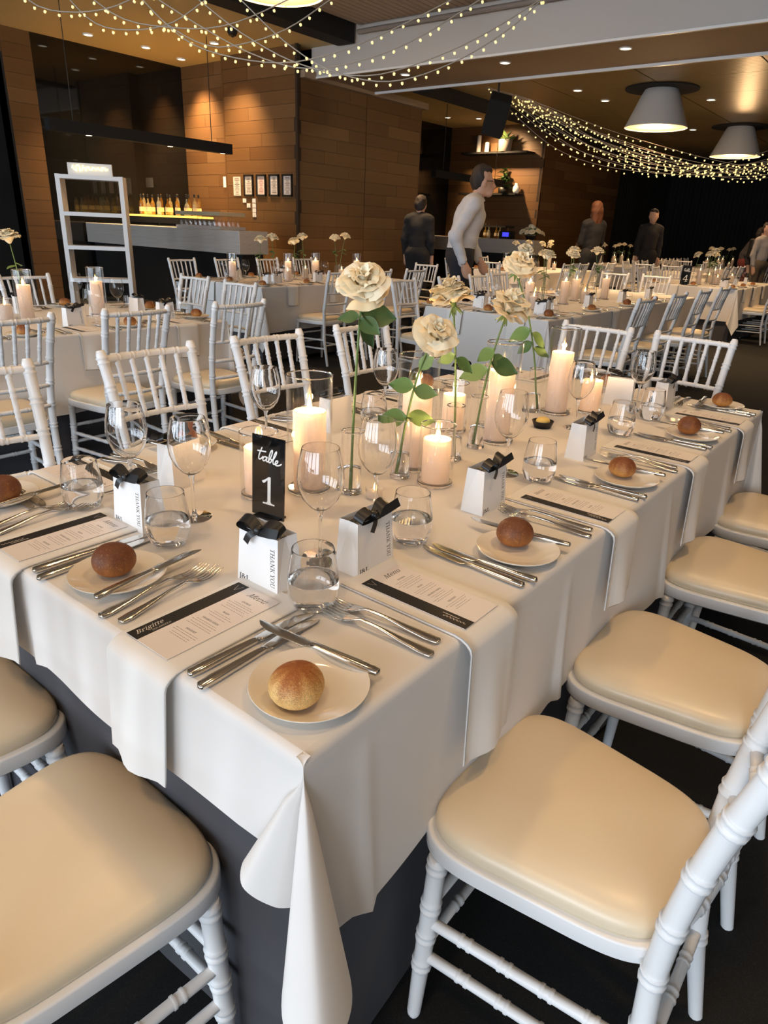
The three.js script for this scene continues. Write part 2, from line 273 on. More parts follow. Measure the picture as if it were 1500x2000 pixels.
// ---------------------------------------------------------------- table linen
// D: drop of the cloth on the sides {end: -x, aisle: +z, far: +x, bar: -z}
function clothGeo(x0, x1, z0, z1, H, D, o = {}) {
  const colm = [], R = 0.012, step = o.step ?? 0.03, amp = o.amp ?? 0.014, fl = o.flare ?? 0.06;
  const side = (ax, az, bx, bz, nx, nz, len, ph) => { const L = Math.hypot(bx - ax, bz - az), n = Math.max(6, Math.round(L / step)); for (let i = 0; i <= n; i++) { const t = i / n, e = Math.min(1, Math.min(t, 1 - t) * L / 0.12), s = t * L; const w = amp * e * (Math.sin(s * 9.2 + ph) * 0.6 + Math.sin(s * 17 + ph * 2.1) * 0.3 + Math.max(0, Math.sin(s * 5.3 + ph * 3)) * 0.5); const cr = 0.05 * Math.exp(-Math.pow(((s + ph * 0.31) % 0.62 - 0.2) / 0.014, 2)) * e; colm.push({ x: ax + (bx - ax) * t, z: az + (bz - az) * t, nx, nz, len: len * (1 + 0.02 * Math.sin(s * 4 + ph)), f: () => [nx * (fl * e * 0.5 + w / 0.3 + cr * (o.crease ?? 0)), nz * (fl * e * 0.5 + w / 0.3 + cr * (o.crease ?? 0))] }); } };
  const corner = (x, z, A, B, dA, dB, loop) => { // A, B: outward normals of the two sides, from A round to B
    const n = o.cornerSteps ?? 36, c = new THREE.CatmullRomCurve3((loop ?? o.loop ?? [[0, 0], [0.12, -0.10], [0.22, -0.02], [0.10, 0.06], [0.10, 0.16], [0.02, 0.24], [-0.08, 0.12], [0, 0]]).map(([a, b]) => V(a, 0, b)), false, 'centripetal');
    for (let i = 1; i < n; i++) { const t = i / n, th = t * Math.PI / 2, len = Math.min(dA / Math.max(1e-3, Math.cos(th)), dB / Math.max(1e-3, Math.sin(th))), q = c.getPoint(t); const nx = A[0] * (1 - t) + B[0] * t, nz = A[1] * (1 - t) + B[1] * t, k = 1 / Math.hypot(nx, nz); colm.push({ x, z, nx: nx * k, nz: nz * k, len, f: () => [A[0] * q.x + B[0] * q.z, A[1] * q.x + B[1] * q.z] }); }
  };
  const E = [-1, 0], S = [0, 1], F = [1, 0], B = [0, -1];
  side(x0, z0, x0, z1, -1, 0, D.end, 1.1); corner(x0, z1, E, S, D.end, D.aisle, o.frontLoop);
  side(x0, z1, x1, z1, 0, 1, D.aisle, 2.3); corner(x1, z1, S, F, D.aisle, D.far);
  side(x1, z1, x1, z0, 1, 0, D.far, 0.4); corner(x1, z0, F, B, D.far, D.bar);
  side(x1, z0, x0, z0, 0, -1, D.bar, 3.7); corner(x0, z0, B, E, D.bar, D.end);
  const rows = o.rows ?? 16, pos = [], uv = [], idx = [], n = colm.length;
  let s = 0;
  colm.forEach((c, i) => {
    const p = colm[(i + n - 1) % n]; s += Math.hypot(c.x - p.x, c.z - p.z) + 0.005;
    for (let j = 0; j <= rows; j++) {
      let x = c.x, z = c.z, y = H;
      if (j === 0) { x -= c.nx * R; z -= c.nz * R; }
      else if (j <= 3) { const a = j / 3 * Math.PI / 2; x += c.nx * R * (Math.sin(a) - 1); z += c.nz * R * (Math.sin(a) - 1); y = H - R * (1 - Math.cos(a)); }
      else { const l = (j - 3) / (rows - 3) * c.len, [ox, oz] = c.f(), h = Math.min(0.9, Math.hypot(ox, oz)), b = Math.min(1, l / 0.05); x += ox * l * b; z += oz * l * b; y = H - R - l * Math.sqrt(1 - h * h * b); }
      pos.push(x, y, z); uv.push(s, j * 0.02);
    }
  });
  for (let i = 0; i < n; i++) for (let j = 0; j < rows; j++) { const a = i * (rows + 1) + j, b = ((i + 1) % n) * (rows + 1) + j; idx.push(a, a + 1, b, b, a + 1, b + 1); }
  const skirt = indexed(pos, idx, uv);
  const tp = [], tu = [], ti = [], nx = 24, nz = 14; // the flat top with faint press creases
  for (let i = 0; i <= nx; i++) for (let j = 0; j <= nz; j++) { const x = x0 + R + (x1 - x0 - 2 * R) * i / nx, z = z0 + R + (z1 - z0 - 2 * R) * j / nz; tp.push(x, H, z); tu.push(x, z); }
  for (let i = 0; i < nx; i++) for (let j = 0; j < nz; j++) { const a = i * (nz + 1) + j, b = a + nz + 1; ti.push(a, a + 1, b, b, a + 1, b + 1); }
  return mergeGeometries([skirt, indexed(tp, ti, tu)]);
}
const H = 0.75;
function table(id, T, D, o = {}) { // T: [x0, x1, z0, z1]
  const [x0, x1, z0, z1] = T, cx = (x0 + x1) / 2, cz = (z0 + z1) / 2;
  const t = add(grp(), 'banquet_table', `trestle table hidden under the cloths, ${id}`, 'table', 'banquet tables'); t.position.set(cx, 0, cz);
  part(t, 'table_top', box(x1 - x0 - 0.02, 0.03, z1 - z0 - 0.02, 0, H - 0.022, 0), M.black);
  for (const a of [-1, 1]) for (const b of [-1, 1]) part(t, 'leg', sweep([V(a * (x1 - x0 - 0.3) / 2, 0, b * (z1 - z0 - 0.3) / 2), V(a * (x1 - x0 - 0.3) / 2, H - 0.04, b * (z1 - z0 - 0.3) / 2)], [[0, 0.018], [1, 0.018]], 8), M.black);
  const u = add(new THREE.Mesh(clothGeo(x0 + 0.022, x1 - 0.022, z0 + 0.022, z1 - 0.022, H - 0.006, { end: 0.70, aisle: 0.70, far: 0.70, bar: 0.70 }, { amp: 0.004, flare: 0.012, step: 0.05, cornerSteps: 14, rows: 10, loop: [[0, 0], [0.05, 0.0], [0.07, 0.05], [0.0, 0.05], [0, 0]].map(([a, b]) => [a * 0.8, b * 0.8]) }), M.underlay), 'underlay_cloth', `charcoal floor-length underlay cloth of the ${id}`, 'tablecloth', 'charcoal underlay cloths');
  // the underlay's corners are tucked so that they end at the floor
  const p = u.geometry.attributes.position; for (let i = 0; i < p.count; i++) if (p.getY(i) < 0.012) p.setY(i, 0.012); u.geometry.computeVertexNormals();
  const c = add(new THREE.Mesh(clothGeo(x0, x1, z0, z1, H, D, o), M.cloth), 'tablecloth', `white tablecloth draped over the ${id}`, 'tablecloth', 'white tablecloths');
  return c;
}

// ---------------------------------------------------------------- tableware (local +z points away from the sitter, -x is the sitter's right)
function ribbonGeo(sec, seg = 8) { // flattened bar through [z, y, halfWidth, halfThickness, x]
  const pos = [], idx = [], n = sec.length;
  for (const [z, y, w, h, x = 0] of sec) for (let k = 0; k < seg; k++) { const a = (k + 0.5) / seg * Math.PI * 2, c = Math.cos(a), s = Math.sin(a); pos.push(x + Math.sign(c) * Math.pow(Math.abs(c), 0.7) * w, y + Math.sign(s) * Math.pow(Math.abs(s), 0.7) * h, z); }
  for (let i = 0; i < n - 1; i++) for (let k = 0; k < seg; k++) { const a = i * seg + k, b = i * seg + (k + 1) % seg; idx.push(a, a + seg, b, b, a + seg, b + seg); }
  for (let k = 1; k < seg - 1; k++) { idx.push(0, k, k + 1); const e = (n - 1) * seg; idx.push(e, e + k + 1, e + k); }
  return indexed(pos, idx);
}
const fork = grp(); {
  part(fork, 'handle', ribbonGeo([[-0.105, 0.004, 0.003, 0.002], [-0.102, 0.004, 0.0085, 0.0028], [-0.085, 0.0045, 0.0095, 0.003], [-0.05, 0.007, 0.0065, 0.0028], [-0.01, 0.012, 0.0035, 0.0026], [0.025, 0.0135, 0.003, 0.0024], [0.036, 0.011, 0.006, 0.0018], [0.045, 0.008, 0.0105, 0.0012], [0.056, 0.0055, 0.0125, 0.001]], 10), M.steel);
  for (let i = 0; i < 4; i++) { const x = (i - 1.5) * 0.0066; part(fork, 'tine', ribbonGeo([[0.054, 0.0058, 0.0026, 0.001, x], [0.07, 0.0045, 0.0021, 0.0009, x], [0.09, 0.007, 0.0018, 0.0008, x * 0.97], [0.105, 0.012, 0.0008, 0.0005, x * 0.95]], 6), M.steel); }
}
const knife = grp(); {
  part(knife, 'handle', ribbonGeo([[-0.115, 0.005, 0.003, 0.002], [-0.112, 0.006, 0.0075, 0.0045], [-0.09, 0.006, 0.0085, 0.005], [-0.03, 0.006, 0.0065, 0.0045], [-0.005, 0.006, 0.0055, 0.004], [0.003, 0.006, 0.0065, 0.004]], 12), M.steel);
  part(knife, 'blade', ribbonGeo([[0.002, 0.006, 0.006, 0.003], [0.012, 0.005, 0.0095, 0.0012, 0.002], [0.05, 0.005, 0.0105, 0.0009, 0.002], [0.085, 0.005, 0.0095, 0.0007, 0.0015], [0.103, 0.005, 0.006, 0.0006, -0.002], [0.111, 0.005, 0.0015, 0.0005, -0.005]], 8), M.steel);
}
const plate = new THREE.Mesh(lathe([[0, 0.006], [0.046, 0.006], [0.056, 0.0085], [0.075, 0.0155], [0.079, 0.0175], [0.080, 0.0165], [0.077, 0.0135], [0.058, 0.004], [0.048, 0.0], [0, 0.0]], 48), M.china);
function bunGeo(r, h, sq) { const pts = []; for (let i = 0; i <= 16; i++) { const a = i / 16 * Math.PI, y = 0.5 - 0.5 * Math.cos(a); pts.push([Math.max(0.0001, Math.pow(Math.sin(a), 0.85) * r * (1 + sq * (0.5 - y))), y * h]); } const g = lathe(pts, 28), p = g.attributes.position; for (let i = 0; i < p.count; i++) { const x = p.getX(i), z = p.getZ(i), a = Math.atan2(z, x), k = 1 + 0.03 * Math.sin(a * 2 + 1) + 0.02 * Math.sin(a * 3); p.setX(i, x * k); p.setZ(i, z * k); } g.computeVertexNormals(); return g; }
const buns = [new THREE.Mesh(bunGeo(0.036, 0.052, 0.22), M.crust[0]), new THREE.Mesh(bunGeo(0.035, 0.056, 0.05), M.crust[1]), new THREE.Mesh(bunGeo(0.034, 0.050, 0.12), M.crust[2])];
const wineGlass = grp(); {
  part(wineGlass, 'foot', lathe([[0, 0.0035], [0.005, 0.0035], [0.02, 0.002], [0.035, 0.0012], [0.0355, 0.0005], [0.034, 0], [0, 0]], 40), M.solidGlass);
  part(wineGlass, 'stem', lathe([[0.0085, 0.003], [0.005, 0.008], [0.0036, 0.02], [0.0034, 0.07], [0.0045, 0.086], [0.008, 0.094]], 16), M.solidGlass);
  part(wineGlass, 'bowl', lathe([[0.0005, 0.093], [0.009, 0.0945], [0.02, 0.102], [0.033, 0.118], [0.0405, 0.138], [0.0425, 0.156], [0.0405, 0.178], [0.036, 0.20], [0.0335, 0.212], [0.0329, 0.2124], [0.0324, 0.212], [0.0349, 0.1998], [0.0394, 0.178], [0.0414, 0.156], [0.0394, 0.1385], [0.032, 0.119], [0.0193, 0.1035], [0.009, 0.0968], [0.0005, 0.0962]], 48), M.solidGlass);
}
const tumbler = grp(); {
  part(tumbler, 'lower_wall', lathe([[0.0005, 0.0], [0.026, 0.0], [0.0345, 0.006], [0.041, 0.024], [0.042, 0.042], [0.0414, 0.0505]], 48), M.glass);
  part(tumbler, 'upper_wall', lathe([[0.0402, 0.0508], [0.0414, 0.0508], [0.039, 0.07], [0.0352, 0.094], [0.034, 0.1035], [0.0334, 0.1041], [0.0328, 0.1035], [0.0339, 0.094], [0.0378, 0.07], [0.0402, 0.0508]], 48), M.solidGlass);
  part(tumbler, 'water', lathe([[0.0005, 0.0012], [0.0258, 0.0012], [0.0340, 0.0068], [0.0404, 0.0245], [0.0414, 0.042], [0.0407, 0.0502], [0.0398, 0.0496], [0.0005, 0.0496]], 48), M.water);
}
const wineThin = grp(), tumblerThin = grp(); {
  part(wineThin, 'foot', lathe([[0, 0.003], [0.02, 0.002], [0.035, 0]], 20), M.glass); part(wineThin, 'stem', lathe([[0.0085, 0.003], [0.0036, 0.02], [0.0034, 0.07], [0.008, 0.094]], 8), M.glass);
  part(wineThin, 'bowl', lathe([[0.0005, 0.093], [0.02, 0.102], [0.033, 0.118], [0.0405, 0.138], [0.0425, 0.156], [0.0405, 0.178], [0.0335, 0.212]], 24), M.glass);
  part(tumblerThin, 'glass_body', lathe([[0.0005, 0.001], [0.026, 0.001], [0.034, 0.006], [0.0405, 0.024], [0.0415, 0.042], [0.0385, 0.07], [0.0335, 0.104]], 24), M.glass);
  part(tumblerThin, 'water', lathe([[0.0005, 0.0505], [0.0395, 0.0505]], 24), M.glass);
}
// menu cards
const headings = ['ENTREE', 'MAIN', 'SHARED SIDES', 'DESSERT'];
function menuTex(name) {
  return tex(384, 800, (g, w, h) => {
    g.fillStyle = rgb(232, 224, 220); g.fillRect(0, 0, w, h); g.fillStyle = rgb(18, 17, 18); g.fillRect(0, 0, w * 0.27, h);
    g.save(); g.translate(w * 0.635, 78); g.transform(1, 0, -0.28, 1, 0, 0); g.fillStyle = rgb(70, 62, 60); g.font = 'italic 58px serif'; g.textAlign = 'center'; g.fillText('Menu', 0, 0); g.restore();
    let y = 150; g.textAlign = 'center';
    headings.forEach((t, i) => { g.fillStyle = rgb(64, 58, 56); g.font = 'bold 19px serif'; g.fillText(t, w * 0.635, y); y += 20; for (let k = 0; k < [5, 3, 4, 4][i]; k++) { const L = rr(120, 235); let x = w * 0.635 - L / 2; g.fillStyle = rgb(120, 110, 106); const e = x + L; while (x < e) { const s = rr(6, 22); g.fillRect(x, y, Math.min(s, e - x), 3.2); x += s + 5; } y += 18 + (k % 2) * 5; } y += 34; });
    g.strokeStyle = rgb(220, 210, 200); g.lineWidth = 2.5; g.beginPath(); g.moveTo(30, 26); g.quadraticCurveTo(44, 60, 56, 84); g.quadraticCurveTo(62, 60, 78, 22); g.stroke();
    g.save(); g.translate(w * 0.135, h - 24); g.rotate(-Math.PI / 2); g.fillStyle = rgb(232, 224, 214); g.textAlign = 'left'; g.transform(1, 0, -0.25, 1, 0, 0); g.font = 'italic 50px serif';
    if (name) { g.fillText('Brigitte', 6, 6); g.font = '20px serif'; g.fillText('COLANGELO', 96, 36); } else { g.lineWidth = 4; g.strokeStyle = rgb(225, 216, 206); g.beginPath(); g.moveTo(6, 0); for (let k = 1; k < 14; k++) g.quadraticCurveTo(6 + k * 12 - 6, (k % 2 ? -22 : 14) * rr(0.5, 1), 6 + k * 12, 0); g.stroke(); g.fillRect(70, 20, 120, 5); }
    g.restore();
  });
}
const cardGeo = (() => { // a thin card; its printed face uses the whole texture (x: sitter's left to right)
  const b = new THREE.BoxGeometry(0.1, 0.0008, 0.21), uv = b.attributes.uv, p = b.attributes.position, n = b.attributes.normal;
  for (let i = 0; i < p.count; i++) if (Math.abs(n.getY(i)) > 0.5) uv.setXY(i, 0.5 - p.getX(i) / 0.1, 0.5 + p.getZ(i) / 0.21); else uv.setXY(i, 0.9, 0.01); return b;
})();
const cardMats = [menuTex(true), menuTex(false), menuTex(false)].map((t) => std(0xffffff, 0.6, 0, { map: t }));
const cards = cardMats.map((m) => new THREE.Mesh(cardGeo, m));
// napkin: folded strip on the table that falls over the edge (origin at the edge, z into the table)
function napkinGeo(hang, w = 0.14, inn = 0.245, lay = 0.006) {
  const prof = []; for (let i = 0; i <= 5; i++) prof.push([inn - i / 5 * (inn - 0.012), lay]);
  for (let i = 1; i <= 4; i++) { const a = i / 4 * Math.PI / 2; prof.push([0.012 - Math.sin(a) * 0.034, lay - 0.022 * (1 - Math.cos(a))]); }
  for (let i = 1; i <= 6; i++) prof.push([-0.022 - 0.016 * i / 6, lay - 0.022 - hang * i / 6]);
  const mk = (dz, dy) => { const pos = [], uv = [], idx = [], n = 8; prof.forEach(([z, y], j) => { for (let i = 0; i <= n; i++) { const u = i / n - 0.5; const s = j > 9 ? (j - 9) / 6 : 0; pos.push(u * w * (1 - 0.04 * s) + s * 0.006, y + dy, z - dz - s * 0.008 * Math.cos(u * 7)); uv.push(u * w, j * 0.03); } }); for (let j = 0; j < prof.length - 1; j++) for (let i = 0; i < n; i++) { const a = j * (n + 1) + i; idx.push(a, a + 1, a + n + 1, a + 1, a + n + 2, a + n + 1); } return [pos, uv, idx]; };
  const [p1, u1, i1] = mk(0, 0), [p2, u2] = mk(-0.004, -0.005), N = p1.length / 3, idx = [...i1, ...i1.map((i, k, a) => a[k - k % 3 + [0, 2, 1][k % 3]] + N)], n = 9, rows = prof.length; // two layers joined at the rims
  for (let j = 0; j < rows - 1; j++) for (const i of [0, n - 1]) { const a = j * n + i; idx.push(a, a + n, a + N, a + n, a + n + N, a + N); }
  for (let i = 0; i < n - 1; i++) for (const j of [0, rows - 1]) { const a = j * n + i; idx.push(a, a + 1, a + N, a + 1, a + 1 + N, a + N); }
  return indexed([...p1, ...p2], idx, [...u1, ...u2]);
}
const napkinShort = new THREE.Mesh(napkinGeo(0.165), M.napkin), napkinLong = new THREE.Mesh(napkinGeo(0.205), M.napkin);
// favour bag: print faces the sitter (-z)
const bagTex = tex(384, 448, (g, w, h) => {
  g.fillStyle = rgb(238, 236, 234); g.fillRect(0, 0, w, h); g.fillStyle = rgb(30, 28, 28); g.font = '52px serif';
  g.save(); g.translate(w - 66, 84); g.rotate(Math.PI / 2); g.textAlign = 'left'; g.fillText('THANK YOU', 0, 0); g.restore(); g.font = 'bold 54px serif'; g.fillText('J&L', 20, h - 22);
});
const bag = grp(); {
  const w = 0.05, d = 0.0275, h0 = 0.1, t = 0.021; // half sizes; the sides pinch in towards the tied top
  const q = (a, b, c, e) => { const g = indexed([...a, ...b, ...c, ...e], [0, 1, 2, 0, 2, 3], [0, 0, 1, 0, 1, 1, 0, 1]); return g; };
  const A = [-w, 0, -d], B = [w, 0, -d], C = [w, 0, d], E = [-w, 0, d], a = [-w * 0.93, h0, -t], b = [w * 0.93, h0, -t], c = [w * 0.93, h0, t], e = [-w * 0.93, h0, t], mb = [w * 0.80, h0 * 0.98, 0.0], me = [-w * 0.80, h0 * 0.98, 0.0];
  part(bag, 'front_panel', q(B, A, a, b), std(0xffffff, 0.55, 0, { map: bagTex }));
  part(bag, 'back_panel', q(E, C, c, e), M.paper);
  const tri = (...P) => indexed(P.flat(), P.length === 3 ? [0, 1, 2] : [0, 1, 2, 0, 2, 3]);
  for (const [lo, hi, lo2, hi2, m] of [[A, a, E, e, me], [C, c, B, b, mb]]) part(bag, 'gusset', mergeGeometries([tri(lo, m, hi), tri(lo, lo2, m), tri(lo2, hi2, m)]), M.paper);
  part(bag, 'bottom_panel', q(A, B, C, E), M.paper);
  const r = grp(); r.name = 'ribbon_bow'; bag.add(r);
  const strip = (pts, wd, dir = [0.1, 0.45, 1]) => { const c = new THREE.CatmullRomCurve3(pts.map((p) => V(...p))), pos = [], idx = [], n = 18, k = V(...dir).normalize().multiplyScalar(wd); for (let i = 0; i <= n; i++) { const p = c.getPoint(i / n); pos.push(p.x + k.x, p.y + k.y, p.z + k.z, p.x - k.x, p.y - k.y, p.z - k.z); } for (let i = 0; i < n; i++) { const a = i * 2; idx.push(a, a + 1, a + 2, a + 1, a + 3, a + 2); } return indexed(pos, idx); };
  part(r, 'loop', strip([[0, h0 + 0.005, -0.02], [0.018, h0 + 0.019, -0.022], [0.040, h0 + 0.015, -0.022], [0.046, h0 + 0.005, -0.020], [0.026, h0 + 0.001, -0.018], [0, h0 + 0.003, -0.019]], 0.010), M.ribbon);
  part(r, 'loop', strip([[0, h0 + 0.005, -0.02], [-0.018, h0 + 0.020, -0.016], [-0.040, h0 + 0.018, -0.012], [-0.046, h0 + 0.008, -0.010], [-0.026, h0 + 0.002, -0.014], [0, h0 + 0.003, -0.019]], 0.010), M.ribbon);
  part(r, 'tail', strip([[0.002, h0 + 0.002, -0.024], [0.012, h0 - 0.006, -0.031], [0.020, h0 - 0.020, -0.032]], 0.0065, [1, 0.5, 0]), M.ribbon);
  part(r, 'tail', strip([[-0.002, h0 + 0.003, -0.022], [-0.026, h0 + 0.010, -0.028], [-0.056, h0 + 0.016, -0.030]], 0.008, [0.1, 1, 0.5]), M.ribbon);
  part(r, 'band', box(0.09, 0.0012, 0.012, 0, h0 + 0.0008, -0.006), M.ribbon);
  part(r, 'knot', new THREE.SphereGeometry(0.0085, 12, 8).translate(0, h0 + 0.004, -0.021), M.ribbon);
}
// candles
function cylinderVase(r, h, base, seg = 48) { // thin wall, polished rim and heavy foot
  const g = grp(); part(g, 'glass_wall', lathe([[r - 0.0022, base], [r - 0.0022, h - 0.002], [r, h - 0.002], [r, base]], seg), M.glass);
  part(g, 'rim', lathe([[r - 0.0024, h - 0.003], [r - 0.0024, h - 0.001], [r - 0.0011, h], [r + 0.0002, h - 0.001], [r + 0.0002, h - 0.003], [r - 0.0024, h - 0.003]], seg), M.solidGlass);
  part(g, 'foot', lathe([[0.0005, base], [r - 0.002, base], [r, base - 0.001], [r, 0.002], [r - 0.002, 0], [0.0005, 0]].reverse(), seg), M.solidGlass); return g; }
const candleVase = (r, h, seg) => cylinderVase(r, h, 0.009, seg);
function candle(r, h, seg = 32) {
  const g = grp();
  part(g, 'wax', lathe([[0.0005, 0], [r, 0], [r, h - 0.002], [r - 0.0015, h], [r * 0.86, h - 0.004], [r * 0.7, h - 0.014], [r * 0.3, h - 0.016], [0.0005, h - 0.016]], seg), M.wax);
  part(g, 'wick', sweep([V(0, h - 0.017, 0), V(0.001, h - 0.004, 0)], [[0, 0.0012], [1, 0.001]], 6), M.wick);
  part(g, 'flame', lathe([[0.0004, h - 0.008], [0.0045, h - 0.002], [0.0062, h + 0.006], [0.0045, h + 0.018], [0.0018, h + 0.029], [0.0003, h + 0.036]], 12), M.flame);
  return g;
}
const candleProto = { tall: candle(0.037, 0.18), mid: candle(0.037, 0.20), short: candle(0.034, 0.105), far: candle(0.037, 0.19, 14), farShort: candle(0.034, 0.10, 14) };
const vaseProto = { tall: candleVase(0.051, 0.27), mid: candleVase(0.051, 0.29), short: candleVase(0.043, 0.15), far: candleVase(0.051, 0.28, 20), farShort: candleVase(0.043, 0.14, 20) };
const waxTop = { tall: 0.18, mid: 0.20, short: 0.105, far: 0.19, farShort: 0.10 };
function litCandle(x, z, kind, where, lit = 0.10, glow = true) {
  const v = add(vaseProto[kind].clone(), 'candle_vase', `glass cylinder round candle ${where}`, 'vase', 'candle cylinders'); v.position.set(x, H, z);
  const c = add(candleProto[kind].clone(), 'pillar_candle', `lit pillar candle ${where}`, 'candle', 'lit pillar candles'); c.position.set(x, H + 0.0095, z);
  if (glow) { const l = new THREE.PointLight(new THREE.Color(1.0, 0.60, 0.26), lit); l.position.set(x, H + 0.0095 + waxTop[kind] + 0.008, z); l.shadow.radius = 0.4; l.castShadow = true; scene.add(l); }
}
// roses
function petalGeo(r0, r1, h, wide, curl, ph = 0, nu = 8, nv = 7) { // cupped petal with a ruffled, slightly turned-out rim
  const pos = [], idx = []; for (let j = 0; j <= nv; j++) for (let i = 0; i <= nu; i++) { const v = j / nv, u = i / nu * 2 - 1, wv = 0.30 + 0.70 * Math.pow(Math.sin(Math.min(1, v * 1.1) * Math.PI / 2), 0.8), a = u * wide * wv, lip = Math.max(0, v - 0.68) / 0.32, rad = r0 + (r1 - r0) * Math.pow(v, 0.8) + curl * lip * lip * (1 - 0.25 * u * u) + 0.0022 * v * Math.sin(u * 5 + ph), y = h * (1 - Math.pow(1 - v, 1.5)) - 0.35 * curl * lip * lip - 0.20 * h * v * v * Math.pow(Math.abs(u), 3) + 0.0022 * v * Math.sin(u * 7 + ph * 2); pos.push(Math.sin(a) * rad, y, Math.cos(a) * rad); }
  for (let j = 0; j < nv; j++) for (let i = 0; i < nu; i++) { const a = j * (nu + 1) + i; idx.push(a, a + 1, a + nu + 1, a + 1, a + nu + 2, a + nu + 1); } return indexed(pos, idx);
}
const petals = [[petalGeo(0.002, 0.010, 0.050, 1.6, 0.003, 1), 4, 0.010], [petalGeo(0.004, 0.020, 0.052, 1.2, 0.007, 2), 5, 0.006], [petalGeo(0.006, 0.030, 0.050, 1.0, 0.014, 3), 5, 0.003], [petalGeo(0.006, 0.039, 0.044, 0.95, 0.020, 4), 6, 0.0], [petalGeo(0.006, 0.046, 0.034, 0.9, 0.022, 5), 6, -0.001], [petalGeo(0.006, 0.050, 0.018, 0.85, 0.020, 6), 5, -0.003]];
const leafGeo = (() => { const pos = [], idx = [], n = 8; for (let j = 0; j <= n; j++) { const v = j / n, w = Math.sin(Math.pow(v, 0.8) * Math.PI) * 0.021 + (j === n ? 0 : 0.0005); for (const u of [-1, 0, 1]) pos.push(u * w, 0.005 * u * u + 0.008 * v * v * -1, v * 0.062); } for (let j = 0; j < n; j++) for (let i = 0; i < 2; i++) { const a = j * 3 + i; idx.push(a, a + 3, a + 1, a + 1, a + 3, a + 4); } return indexed(pos, idx); })();
function bloom(parent, tiny) {
  let k = 0;
  if (tiny) { const gs = []; for (const [g, n, y] of petals.slice(1, 5)) for (let i = 0; i < n; i++) gs.push(g.clone().rotateY(i / n * 6.283 + (k++) * 0.7).translate(0, y, 0)); part(parent, 'bloom', mergeGeometries(gs), M.petal[1]); return; }
}
function rose(x, z, top, lean, tilt, leaves, where, tiny, vh = 0.15) { // top: height of the bloom over the table; lean: [dx, dz] of the bloom
  const vs = add((tiny ? budFar : budVase).clone(), 'bud_vase', `slim clear bud vase ${where}`, 'vase', 'bud vases'); vs.position.set(x, H, z);
  if (!tiny) part(vs, 'water', lathe([[0.0005, 0.0105], [0.0212, 0.0105], [0.0212, 0.062], [0.0005, 0.062]], 24), M.water);
  const g = add(grp(), 'rose', `cream rose ${where}`, 'rose', 'cream roses in bud vases'); g.position.set(x, H, z);
  const P = [V(-lean[0] * 0.12, 0.012, -lean[1] * 0.12), V(lean[0] * 0.1, top * 0.35, lean[1] * 0.1), V(lean[0] * 0.5, top * 0.7, lean[1] * 0.5), V(lean[0], top - 0.012, lean[1])];
  part(g, 'stem', sweep(P, Array.from({ length: tiny ? 6 : 16 }, (_, i, n) => [i / (tiny ? 5 : 15), 0.0032 - 0.0008 * i / 15]), tiny ? 5 : 8), M.stem);
  const hd = grp(); hd.name = 'flower_head'; g.add(hd); hd.position.set(lean[0], top - 0.008, lean[1]); hd.rotation.set(tilt[0], tilt[1], tilt[2]);
  if (tiny) { hd.scale.set(1.0, 1.35, 1.0); bloom(hd, true); } else { hd.scale.set(0.76, 1.0, 0.76); petals.forEach(([pg, n, y], L) => { for (let i = 0; i < n; i++) { const m = part(hd, 'petal', pg, M.petal[Math.floor(rnd() * 3)]); m.rotation.set(rr(-0.16, 0.14), i / n * 6.283 + L * 0.6 + rr(-0.25, 0.25), rr(-0.14, 0.14), 'YXZ'); m.position.y = y + rr(-0.003, 0.004); const s = rr(0.9, 1.14); m.scale.set(s, s, s); } }); part(hd, 'calyx', lathe([[0.003, -0.012], [0.008, -0.008], [0.0105, 0.0], [0.012, 0.006]], 10), M.stem); for (let i = 0; i < 5; i++) { const sp = part(hd, 'sepal', leafGeo, M.leaf[2]); sp.scale.set(0.3, 0.6, 0.55); sp.rotation.set(0.7, i * 1.257, 0, 'YXZ'); sp.position.y = -0.006; } }
  const curve = new THREE.CatmullRomCurve3(P);
  for (const [t, yaw, pitch, s] of leaves) { const p = curve.getPoint(t), m = part(g, 'leaf', leafGeo, M.leaf[Math.floor(rnd() * 3)]); m.position.copy(p); m.rotation.set(pitch, yaw, (tiny ? rr(-0.5, 0.5) : (Math.cos(yaw - 0.66) > 0 ? 1 : -1) * rr(0.7, 1.15)), 'YXZ'); m.scale.setScalar(s); }
}
const budVase = cylinderVase(0.0245, 0.15, 0.01, 32), budFar = cylinderVase(0.0245, 0.15, 0.01, 12);

